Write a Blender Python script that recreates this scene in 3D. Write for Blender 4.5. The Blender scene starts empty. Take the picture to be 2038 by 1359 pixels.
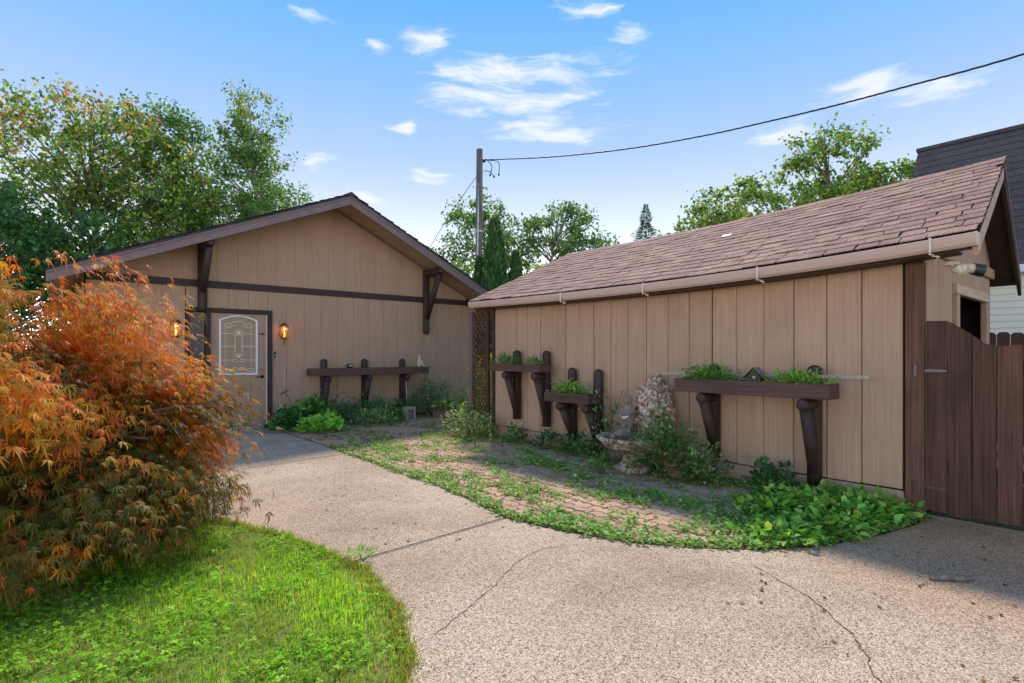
import bpy, math
import numpy as np
from mathutils import Vector, Matrix, Euler

rng = np.random.default_rng(11)
SC = bpy.context.scene
COL = SC.collection
R = math.radians

# ------------------------------------------------------------------ camera, sky, sun, exposure
cam_d = bpy.data.cameras.new("camera"); cam = bpy.data.objects.new("camera", cam_d); COL.objects.link(cam)
cam_d.sensor_width = 36; cam_d.lens = 19.18; cam_d.shift_y = 0.0125; cam_d.clip_end = 2000; cam_d.clip_start = 0.05
cam.location = (0, 0, 1.3); cam.rotation_euler = (R(90), 0, R(-39.93))
SC.camera = cam
SUN = Vector((0.58, 0.66, 1.0)).normalized()
SUN_EL = math.asin(SUN.z); SUN_ROT = math.atan2(SUN.x, SUN.y)
SC.view_settings.view_transform = 'Standard'; SC.view_settings.look = 'None'
SC.view_settings.exposure = 0.85; SC.view_settings.gamma = 1.0
try: SC.view_settings.use_curve_mapping = False
except Exception: pass

SKY_V = 15.1
world = bpy.data.worlds.new("World"); SC.world = world; world.use_nodes = True

def build_world():
    nt = world.node_tree; N = nt.nodes; L = nt.links; N.clear()
    out = N.new('ShaderNodeOutputWorld'); bg = N.new('ShaderNodeBackground'); L.new(bg.outputs[0], out.inputs[0])
    bg.inputs[1].default_value = 0.15
    sky = N.new('ShaderNodeTexSky'); sky.sky_type = 'NISHITA'; sky.sun_disc = False
    sky.sun_elevation = SUN_EL; sky.sun_rotation = SUN_ROT
    sky.air_density = 1.0; sky.dust_density = 0.2; sky.ozone_density = 2.0; sky.altitude = 200
    # brightness of the sky model evened out all round, pale and bright towards the hazy horizon
    sc_ = N.new('ShaderNodeSeparateColor'); sc_.mode = 'HSV'; L.new(sky.outputs[0], sc_.inputs[0])
    tcs = N.new('ShaderNodeTexCoord'); sps = N.new('ShaderNodeSeparateXYZ'); L.new(tcs.outputs['Generated'], sps.inputs[0])
    fs = N.new('ShaderNodeFloatCurve'); cv = fs.mapping.curves[0]
    SV = [(0,.06),(.12,.14),(.22,.28),(.35,.55),(.48,.77),(.58,.86),(.75,.78),(1.0,.66)]
    fv = N.new('ShaderNodeFloatCurve'); cw = fv.mapping.curves[0]
    VV = [(0,1.0),(.07,.86),(.14,.46),(.23,.26),(.55,.235),(.75,.19),(1.0,.15)]
    for curve, pts in ((cv, SV), (cw, VV)):
        while len(curve.points) < len(pts): curve.points.new(.5, .5)
        for q, (a, b) in zip(curve.points, pts): q.location = (a, b)
    fs.mapping.update(); fv.mapping.update()
    L.new(sps.outputs[2], fs.inputs['Value']); L.new(sps.outputs[2], fv.inputs['Value'])
    pw = N.new('ShaderNodeMath'); pw.operation = 'POWER'; pw.inputs[1].default_value = 0.06; L.new(sc_.outputs[2], pw.inputs[0])
    kv = N.new('ShaderNodeMath'); kv.operation = 'MULTIPLY'; L.new(fv.outputs[0], kv.inputs[1]); L.new(pw.outputs[0], kv.inputs[0])
    k2 = N.new('ShaderNodeMath'); k2.operation = 'MULTIPLY'; k2.inputs[1].default_value = SKY_V; L.new(kv.outputs[0], k2.inputs[0])
    hs = N.new('ShaderNodeCombineColor'); hs.mode = 'HSV'; hs.inputs[0].default_value = .606; L.new(fs.outputs[0], hs.inputs[1]); L.new(k2.outputs[0], hs.inputs[2])
    tc = N.new('ShaderNodeTexCoord'); sp = N.new('ShaderNodeSeparateXYZ'); L.new(tc.outputs['Generated'], sp.inputs[0])
    az = N.new('ShaderNodeMath'); az.operation = 'ARCTAN2'; L.new(sp.outputs[0], az.inputs[0]); L.new(sp.outputs[1], az.inputs[1])
    el = N.new('ShaderNodeMath'); el.operation = 'ARCSINE'; L.new(sp.outputs[2], el.inputs[0])
    ae = N.new('ShaderNodeCombineXYZ'); L.new(az.outputs[0], ae.inputs[0]); L.new(el.outputs[0], ae.inputs[1])
    # wispy fair-weather clouds spread round the whole sky: azimuth, elevation, half widths (radians)
    blobs = [(0.735,0.479,0.156,0.019),(0.615,0.47,0.073,0.018),(0.679,0.435,0.161,0.024),(0.762,0.388,0.11,0.019),
             (0.543,0.514,0.049,0.018),(0.835,0.56,0.059,0.012),(1.27,0.391,0.062,0.016),(1.356,0.37,0.069,0.015),
             (0.906,0.52,0.026,0.011),(0.333,0.529,0.032,0.008),(0.454,0.501,0.028,0.01),(1.152,0.347,0.048,0.012),
             (0.534,0.308,0.04,0.012),(0.445,0.268,0.035,0.012),(0.507,0.385,0.023,0.012),(0.353,0.318,0.024,0.011),
             (2.1,0.5,0.16,0.03),(2.8,0.35,0.14,0.025),(-0.9,0.45,0.15,0.028),(-1.8,0.4,0.17,0.03),(-2.6,0.52,0.15,0.03)]
    # warp
    nz = N.new('ShaderNodeTexNoise'); nz.inputs['Scale'].default_value = 9; nz.inputs['Detail'].default_value = 3
    mp = N.new('ShaderNodeVectorMath'); mp.operation = 'MULTIPLY'; mp.inputs[1].default_value = (1, 2.2, 1)
    L.new(ae.outputs[0], mp.inputs[0]); L.new(mp.outputs[0], nz.inputs['Vector'])
    wv = N.new('ShaderNodeVectorMath'); wv.operation = 'MULTIPLY_ADD'
    wv.inputs[1].default_value = (0.13, 0.045, 0)
    L.new(nz.outputs['Color'], wv.inputs[0])
    sub = N.new('ShaderNodeVectorMath'); sub.operation = 'SUBTRACT'; sub.inputs[1].default_value = (0.065, 0.0225, 0)
    L.new(ae.outputs[0], sub.inputs[0]); L.new(sub.outputs[0], wv.inputs[2])
    total = None
    for (a, e, w, h) in blobs:
        s1 = N.new('ShaderNodeVectorMath'); s1.operation = 'SUBTRACT'; s1.inputs[1].default_value = (a, e, 0); L.new(wv.outputs[0], s1.inputs[0])
        s2 = N.new('ShaderNodeVectorMath'); s2.operation = 'MULTIPLY'; s2.inputs[1].default_value = (0.70/w, 0.58/h, 0); L.new(s1.outputs[0], s2.inputs[0])
        ln = N.new('ShaderNodeVectorMath'); ln.operation = 'LENGTH'; L.new(s2.outputs[0], ln.inputs[0])
        mr = N.new('ShaderNodeMapRange'); mr.interpolation_type = 'SMOOTHSTEP'
        mr.inputs[1].default_value = 1.25; mr.inputs[2].default_value = 0.0; mr.inputs[3].default_value = 0; mr.inputs[4].default_value = 1
        L.new(ln.outputs['Value'], mr.inputs[0])
        if total is None: total = mr.outputs[0]
        else:
            ad = N.new('ShaderNodeMath'); ad.operation = 'MAXIMUM'; L.new(total, ad.inputs[0]); L.new(mr.outputs[0], ad.inputs[1]); total = ad.outputs[0]
    n2 = N.new('ShaderNodeTexNoise'); n2.inputs['Scale'].default_value = 16; n2.inputs['Detail'].default_value = 7; n2.inputs['Roughness'].default_value = 0.6
    m2 = N.new('ShaderNodeVectorMath'); m2.operation = 'MULTIPLY'; m2.inputs[1].default_value = (.8, 4.2, 1)
    L.new(wv.outputs[0], m2.inputs[0]); L.new(m2.outputs[0], n2.inputs['Vector'])
    mix = N.new('ShaderNodeMath'); mix.operation = 'MULTIPLY_ADD'; mix.inputs[1].default_value = 2.1; mix.inputs[2].default_value = -1.08
    L.new(n2.outputs['Fac'], mix.inputs[0])
    ad = N.new('ShaderNodeMath'); ad.operation = 'ADD'; L.new(total, ad.inputs[0]); L.new(mix.outputs[0], ad.inputs[1])
    mm = N.new('ShaderNodeMapRange'); mm.interpolation_type = 'SMOOTHSTEP'; mm.inputs[1].default_value = 0.22; mm.inputs[2].default_value = 1.2; mm.inputs[3].default_value = 0; mm.inputs[4].default_value = 0.88
    L.new(ad.outputs[0], mm.inputs[0])
    g = N.new('ShaderNodeMath'); g.operation = 'MULTIPLY'; L.new(mm.outputs[0], g.inputs[0])
    sm = N.new('ShaderNodeMapRange'); sm.inputs[1].default_value = 0.0; sm.inputs[2].default_value = 0.15; L.new(total, sm.inputs[0]); L.new(sm.outputs[0], g.inputs[1])
    mc = N.new('ShaderNodeMix'); mc.data_type = 'RGBA'
    L.new(g.outputs[0], mc.inputs[0]); L.new(hs.outputs[0], mc.inputs[6]); mc.inputs[7].default_value = (3.6, 3.75, 4.1, 1)
    L.new(mc.outputs[2], bg.inputs[0])
build_world()

sun_d = bpy.data.lights.new("sun", 'SUN'); sun_d.energy = 2.4; sun_d.angle = R(6.0); sun_d.color = (1.0, 0.90, 0.74)
sun = bpy.data.objects.new("sun", sun_d); COL.objects.link(sun); sun.location = (20, 16, 25)
sun.rotation_euler = SUN.to_track_quat('Z', 'Y').to_euler()

# ------------------------------------------------------------------ materials
def M(name, base=(.5,.5,.5), rough=.6, spec=.3, metal=0.0):
    m = bpy.data.materials.new(name); m.use_nodes = True
    b = m.node_tree.nodes['Principled BSDF']
    b.inputs['Base Color'].default_value = (*base, 1); b.inputs['Roughness'].default_value = rough
    b.inputs['Specular IOR Level'].default_value = spec; b.inputs['Metallic'].default_value = metal
    return m, m.node_tree.nodes, m.node_tree.links, b

def ramp(N, stops, interp='LINEAR'):
    r = N.new('ShaderNodeValToRGB'); r.color_ramp.interpolation = interp
    e = r.color_ramp.elements
    while len(e) < len(stops): e.new(0.5)
    for i, (p, c) in enumerate(stops):
        e[i].position = p; e[i].color = (*c, 1)
    return r

def wood(name, base, var=.22, rough=.75, grain=(55,55,1.6), bump=.25, stain=None, stain_amt=.5, rnd=.12, spec=.2):
    """painted or stained timber: saw grain, blotches, wear"""
    m, N, L, b = M(name, base, rough, spec)
    geo = N.new('ShaderNodeNewGeometry'); oi = N.new('ShaderNodeObjectInfo')
    off = N.new('ShaderNodeVectorMath'); off.operation = 'ADD'; L.new(geo.outputs['Position'], off.inputs[0])
    rv = N.new('ShaderNodeVectorMath'); rv.operation = 'SCALE'; rv.inputs[0].default_value = (3.1, 7.7, 5.3)
    L.new(oi.outputs['Random'], rv.inputs['Scale']); L.new(rv.outputs[0], off.inputs[1])
    sc = N.new('ShaderNodeVectorMath'); sc.operation = 'MULTIPLY'; sc.inputs[1].default_value = grain; L.new(off.outputs[0], sc.inputs[0])
    n1 = N.new('ShaderNodeTexNoise'); n1.inputs['Scale'].default_value = 1; n1.inputs['Detail'].default_value = 5; L.new(sc.outputs[0], n1.inputs['Vector'])
    n2 = N.new('ShaderNodeTexNoise'); n2.inputs['Scale'].default_value = 2.2; n2.inputs['Detail'].default_value = 6; n2.inputs['Roughness'].default_value = .65; L.new(off.outputs[0], n2.inputs['Vector'])
    lo = tuple(c*(1-var) for c in base); hi = tuple(min(1, c*(1+var)) for c in base)
    r1 = ramp(N, [(.3, lo), (.7, hi)]); L.new(n1.outputs['Fac'], r1.inputs[0])
    st = stain or tuple(c*.55 for c in base)
    mx = N.new('ShaderNodeMix'); mx.data_type = 'RGBA'
    mr = N.new('ShaderNodeMapRange'); mr.inputs[1].default_value = .45; mr.inputs[2].default_value = .8; mr.inputs[4].default_value = stain_amt
    L.new(n2.outputs['Fac'], mr.inputs[0]); L.new(mr.outputs[0], mx.inputs[0]); L.new(r1.outputs[0], mx.inputs[6]); mx.inputs[7].default_value = (*st, 1)
    sk = N.new('ShaderNodeVectorMath'); sk.operation = 'MULTIPLY'; sk.inputs[1].default_value = (grain[0]*.22, grain[1]*.22, grain[2]*.35); L.new(off.outputs[0], sk.inputs[0])
    n3 = N.new('ShaderNodeTexNoise'); n3.inputs['Scale'].default_value = 1; n3.inputs['Detail'].default_value = 7; n3.inputs['Roughness'].default_value = .7; L.new(sk.outputs[0], n3.inputs['Vector'])
    m3 = N.new('ShaderNodeMapRange'); m3.inputs[1].default_value = .56; m3.inputs[2].default_value = .74; m3.inputs[4].default_value = .55; L.new(n3.outputs['Fac'], m3.inputs[0])
    mx3 = N.new('ShaderNodeMix'); mx3.data_type = 'RGBA'; L.new(m3.outputs[0], mx3.inputs[0]); L.new(mx.outputs[2], mx3.inputs[6]); mx3.inputs[7].default_value = (*[c*.8 for c in st], 1)
    hv = N.new('ShaderNodeHueSaturation'); L.new(mx3.outputs[2], hv.inputs['Color'])
    mv = N.new('ShaderNodeMapRange'); mv.inputs[3].default_value = 1-rnd; mv.inputs[4].default_value = 1+rnd; L.new(oi.outputs['Random'], mv.inputs[0]); L.new(mv.outputs[0], hv.inputs['Value'])
    L.new(hv.outputs[0], b.inputs['Base Color'])
    bp = N.new('ShaderNodeBump'); bp.inputs['Strength'].default_value = bump; bp.inputs['Distance'].default_value = .01
    L.new(n1.outputs['Fac'], bp.inputs['Height']); L.new(bp.outputs[0], b.inputs['Normal'])
    return m

def speckle(name, stops, scale, rough=.85, bump=.4, blot=None, blot_scale=1.5, blot_amt=.5, dist=.004, cellnoise=True, rnd=0.0):
    """granular surface (aggregate, asphalt grit, stone): Voronoi grains in varied colours"""
    m, N, L, b = M(name, stops[0][1], rough, .25)
    geo = N.new('ShaderNodeNewGeometry')
    v = N.new('ShaderNodeTexVoronoi'); v.inputs['Scale'].default_value = scale; L.new(geo.outputs['Position'], v.inputs['Vector'])
    sep = N.new('ShaderNodeSeparateColor'); L.new(v.outputs['Color'], sep.inputs[0])
    r = ramp(N, stops, 'CONSTANT' if cellnoise else 'LINEAR'); L.new(sep.outputs[0], r.inputs[0])
    col = r.outputs[0]
    n2 = N.new('ShaderNodeTexNoise'); n2.inputs['Scale'].default_value = blot_scale; n2.inputs['Detail'].default_value = 6; n2.inputs['Roughness'].default_value = .62; L.new(geo.outputs['Position'], n2.inputs['Vector'])
    if blot:
        mx = N.new('ShaderNodeMix'); mx.data_type = 'RGBA'; mx.blend_type = 'MULTIPLY'
        mr = N.new('ShaderNodeMapRange'); mr.inputs[1].default_value = .42; mr.inputs[2].default_value = .72; mr.inputs[4].default_value = blot_amt
        L.new(n2.outputs['Fac'], mr.inputs[0]); L.new(mr.outputs[0], mx.inputs[0]); L.new(col, mx.inputs[6]); mx.inputs[7].default_value = (*blot, 1); col = mx.outputs[2]
    if rnd:
        oi = N.new('ShaderNodeObjectInfo'); hv = N.new('ShaderNodeHueSaturation'); mv = N.new('ShaderNodeMapRange')
        mv.inputs[3].default_value = 1-rnd; mv.inputs[4].default_value = 1+rnd; L.new(oi.outputs['Random'], mv.inputs[0]); L.new(mv.outputs[0], hv.inputs['Value']); L.new(col, hv.inputs['Color'])
        hh = N.new('ShaderNodeMath'); hh.operation = 'MULTIPLY_ADD'; hh.inputs[1].default_value = .02; hh.inputs[2].default_value = .488; L.new(oi.outputs['Random'], hh.inputs[0]); L.new(hh.outputs[0], hv.inputs['Hue'])
        col = hv.outputs[0]
    L.new(col, b.inputs['Base Color'])
    bp = N.new('ShaderNodeBump'); bp.inputs['Strength'].default_value = bump; bp.inputs['Distance'].default_value = dist; bp.invert = True
    L.new(v.outputs['Distance'], bp.inputs['Height']); L.new(bp.outputs[0], b.inputs['Normal'])
    return m

def leafmat(name, transl=.35, rough=.5, spec=.16):
    m, N, L, b = M(name, (.1,.2,.05), rough, spec)
    at = N.new('ShaderNodeAttribute'); at.attribute_name = 'Col'
    L.new(at.outputs['Color'], b.inputs['Base Color'])
    tr = N.new('ShaderNodeBsdfTranslucent'); 
    gm = N.new('ShaderNodeMix'); gm.data_type = 'RGBA'; gm.blend_type = 'MULTIPLY'; gm.inputs[0].default_value = 1; gm.inputs[7].default_value = (1.25, 1.2, .8, 1)
    L.new(at.outputs['Color'], gm.inputs[6]); L.new(gm.outputs[2], tr.inputs[0])
    mx = N.new('ShaderNodeMixShader'); mx.inputs[0].default_value = transl
    L.new(b.outputs[0], mx.inputs[1]); L.new(tr.outputs[0], mx.inputs[2])
    L.new(mx.outputs[0], N['Material Output'].inputs[0])
    return m

TAN = wood('tan_painted_siding', (.50,.312,.20), var=.12, stain=(.35,.215,.14), stain_amt=.5, rnd=.05)
TAN2 = wood('tan_painted_house_siding', (.47,.298,.193), var=.09, stain=(.35,.22,.145), stain_amt=.45, rnd=.025)
DARK = wood('dark_brown_stain', (.048,.027,.022), var=.35, stain=(.09,.055,.045), stain_amt=.6, rnd=.15, rough=.6, spec=.35)
PURP = wood('brown_fascia_paint', (.21,.145,.135), var=.15, stain=(.30,.22,.19), stain_amt=.5, grain=(3,3,60), rough=.55, spec=.35)
PLANTER = wood('brown_planter_paint', (.115,.064,.050), var=.3, stain=(.065,.038,.032), stain_amt=.5, rnd=.1, grain=(40,2,40))
GATE = wood('gate_stain', (.130,.060,.037), var=.35, stain=(.06,.036,.026), stain_amt=.85, rnd=.22)
SOFFIT = wood('soffit_paint', (.46,.30,.20), var=.1, grain=(60,2,60), rnd=.02)
TRIM = wood('tan_trim_board', (.60,.40,.27), var=.12, grain=(3,3,40))
GREYW = wood('weathered_grey_timber', (.23,.19,.155), var=.35, stain=(.10,.085,.07), stain_amt=.7, rnd=.1)
STICKW = wood('pale_dry_stick', (.46,.38,.29), var=.2)
BARK = wood('bark', (.22,.17,.135), var=.45, grain=(22,22,5), bump=.8, stain=(.07,.055,.045), stain_amt=.7)
BARKP = wood('pale_bark', (.34,.29,.24), var=.35, grain=(22,22,5), bump=.6)
POLEW = wood('pole_wood', (.20,.155,.125), var=.4, grain=(40,40,1.2), bump=.6)
SHINGLE = speckle('brown_shingle_grit', [(0,(.17,.085,.065)),(.25,(.30,.155,.12)),(.5,(.40,.225,.175)),(.75,(.49,.295,.235)),(.93,(.57,.41,.34))], 210, blot=(.45,.42,.38), blot_scale=3.2, blot_amt=.85, dist=.003, rnd=.12)
SHDARK = speckle('charcoal_shingle_grit', [(0,(.07,.06,.062)),(.4,(.12,.10,.105)),(.8,(.18,.155,.16))], 120, blot=(.6,.6,.62), rnd=.18)
SHBLACK = speckle('house_shingle_grit', [(0,(.04,.034,.034)),(.5,(.07,.06,.058)),(.85,(.11,.095,.09))], 160, blot=(.6,.6,.55), rnd=.15)
AGG = speckle('exposed_aggregate_concrete', [(0,(.20,.13,.09)),(.13,(.42,.29,.20)),(.3,(.60,.44,.32)),(.5,(.68,.52,.385)),(.68,(.50,.35,.25)),(.8,(.76,.63,.49)),(.91,(.38,.30,.25)),(.96,(.44,.23,.14))], 160, rough=.8, bump=.7, blot=(.60,.54,.48), blot_scale=.8, blot_amt=.85, dist=.005)
def damp_shade_patch(m):  # damp, soiled patch by the gate, with the brown of the shade painted in
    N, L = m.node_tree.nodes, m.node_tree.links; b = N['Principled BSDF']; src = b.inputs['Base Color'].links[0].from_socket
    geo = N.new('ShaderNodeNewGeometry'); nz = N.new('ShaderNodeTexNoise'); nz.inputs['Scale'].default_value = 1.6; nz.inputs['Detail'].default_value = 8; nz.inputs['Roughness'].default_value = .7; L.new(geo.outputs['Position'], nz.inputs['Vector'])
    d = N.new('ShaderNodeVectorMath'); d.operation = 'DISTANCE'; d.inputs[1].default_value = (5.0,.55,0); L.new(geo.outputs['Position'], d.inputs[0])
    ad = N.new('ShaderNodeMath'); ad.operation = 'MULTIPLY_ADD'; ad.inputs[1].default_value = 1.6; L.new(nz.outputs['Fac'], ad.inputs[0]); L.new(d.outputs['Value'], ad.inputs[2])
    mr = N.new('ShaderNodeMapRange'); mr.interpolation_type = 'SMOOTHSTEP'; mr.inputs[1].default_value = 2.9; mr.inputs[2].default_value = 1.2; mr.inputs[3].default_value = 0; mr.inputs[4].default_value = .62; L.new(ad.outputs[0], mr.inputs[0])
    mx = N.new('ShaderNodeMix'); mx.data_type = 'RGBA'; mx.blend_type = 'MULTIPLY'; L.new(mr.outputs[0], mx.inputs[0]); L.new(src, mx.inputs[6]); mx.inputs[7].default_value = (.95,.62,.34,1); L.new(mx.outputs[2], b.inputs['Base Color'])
damp_shade_patch(AGG)
PAVE = speckle('brick_paver', [(0,(.44,.255,.17)),(.3,(.53,.32,.22)),(.6,(.59,.375,.265)),(.85,(.64,.45,.335))], 240, bump=.35, blot=(.62,.60,.50), blot_scale=5, blot_amt=.55, dist=.003, rnd=.16)
SOIL = speckle('mossy_soil', [(0,(.10,.065,.038)),(.3,(.15,.098,.06)),(.6,(.20,.138,.078)),(.8,(.16,.145,.05)),(.93,(.26,.20,.135))], 70, bump=.8, blot=(.6,.62,.45), blot_scale=3, blot_amt=.8, dist=.01)
TURF = speckle('turf_soil', [(0,(.05,.055,.022)),(.3,(.07,.085,.03)),(.6,(.10,.12,.04)),(.85,(.12,.10,.05))], 60, bump=.7, blot=(.7,.7,.6), dist=.01)
CONC = speckle('grey_cast_concrete', [(0,(.30,.265,.215)),(.5,(.37,.33,.27)),(.85,(.45,.40,.33))], 160, blot=(.6,.58,.5), blot_scale=8)
STONE = speckle('cast_stone_fountain', [(0,(.34,.22,.15)),(.3,(.50,.36,.26)),(.6,(.70,.58,.47)),(.85,(.28,.17,.11))], 34, blot=(.30,.22,.17), blot_scale=13, blot_amt=1.0)
STONEG = speckle('grey_cast_stone', [(0,(.20,.155,.12)),(.5,(.30,.24,.19)),(.85,(.42,.34,.28))], 120, blot=(.5,.48,.45), blot_scale=14)
TERRA = speckle('terracotta', [(0,(.30,.155,.105)),(.5,(.36,.20,.14)),(.85,(.42,.26,.19))], 120, blot=(.6,.58,.5), blot_scale=9)
CREAM = wood('cream_lap_siding', (.88,.80,.64), var=.04, stain=(.80,.72,.57), stain_amt=.3, rnd=.03, grain=(3,3,30), bump=.08)
GUT = M('gutter_metal', (.60,.42,.34), .42, .5)[0]
GUTL = M('pale_gutter_metal', (.72,.60,.52), .4, .5)[0]
WHITE = M('white_paint', (.78,.76,.73), .5, .4)[0]
BLACK = M('black_metal', (.02,.019,.018), .4, .5)[0]
BLACKR = M('black_frame_paint', (.045,.030,.025), .6, .25)[0]
RUST = M('rusty_metal', (.12,.065,.045), .7, .4)[0]
BRASS = M('aged_brass', (.30,.20,.09), .38, .5, .9)[0]
STEEL = M('galvanised_steel', (.42,.42,.41), .45, .5, .7)[0]
CABLE = M('black_cable', (.022,.022,.024), .6, .3)[0]
IVORY = speckle('ivory_ceramic', [(0,(.58,.48,.33)),(.5,(.68,.58,.42)),(.8,(.76,.68,.54))], 70, bump=.1, blot=(.7,.62,.5), blot_scale=30)
VOIDM = M('dark_interior_board', (.03,.022,.018), .9, .1)[0]
DOORP = wood('door_paint', (.46,.29,.19), var=.05, stain=(.40,.25,.165), stain_amt=.3, bump=.08)
GREENB = wood('green_birdhouse_paint', (.075,.082,.035), var=.3)
LEAFM = leafmat('leaf', .36); LEAFT = leafmat('tree_leaf', .42, .45); MAPLEM = leafmat('maple_leaf', .40, .5); GRASSM = leafmat('grass_blade', .45, .75, .06)
PETAL = M('white_petal', (.82,.82,.80), .6, .2)[0]

def glassmat(name, tint, rough=.05):
    m, N, L, b = M(name, tint, rough, .6)
    return m
DGLASS = None
def door_glass():
    """frosted bevelled panel, tan behind: textured pane"""
    m, N, L, b = M('textured_door_glass', (.36,.245,.155), .4, .35)
    geo = N.new('ShaderNodeNewGeometry'); n = N.new('ShaderNodeTexNoise'); n.inputs['Scale'].default_value = 70; n.inputs['Detail'].default_value = 2
    L.new(geo.outputs['Position'], n.inputs['Vector']); bp = N.new('ShaderNodeBump'); bp.inputs['Strength'].default_value = .25; bp.inputs['Distance'].default_value = .004
    L.new(n.outputs['Fac'], bp.inputs['Height']); L.new(bp.outputs[0], b.inputs['Normal'])
    return m
DGLASS = door_glass()
SGLASS = glassmat('dark_sidelight_glass', (.05,.045,.04), .18)
SGLASS.node_tree.nodes['Principled BSDF'].inputs['Specular IOR Level'].default_value = .2
def emis(name, c, s):
    m, N, L, b = M(name, c, .4, .3); b.inputs['Emission Color'].default_value = (*c, 1); b.inputs['Emission Strength'].default_value = s
    return m
BULB = emis('lit_bulb', (1.0,.52,.18), 2.0)
def lampglass():
    m, N, L, b = M('amber_lantern_glass', (.85,.42,.14), .25, .5)
    b.inputs['Transmission Weight'].default_value = .85; b.inputs['IOR'].default_value = 1.15
    return m
AMBER = lampglass()

# ------------------------------------------------------------------ mesh helpers
WL = {}     # world location of each object, by name
def tag(o, label=None, cat=None, group=None, kind=None):
    if label: o['label'] = label
    if cat: o['category'] = cat
    if group: o['group'] = group
    if kind: o['kind'] = kind
    return o
def thing(name, loc, label=None, cat=None, group=None, kind=None):
    o = bpy.data.objects.new(name, None); COL.objects.link(o); o.location = loc; o.empty_display_size = .1
    WL[o.name] = Vector(loc); tag(o, label, cat, group, kind); return o
def place(name, me, c, parent):
    o = bpy.data.objects.new(name, me); COL.objects.link(o)
    c = Vector(c); WL[o.name] = c
    if parent is not None: o.parent = parent; o.location = c - WL[parent.name]
    else: o.location = c
    return o

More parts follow.
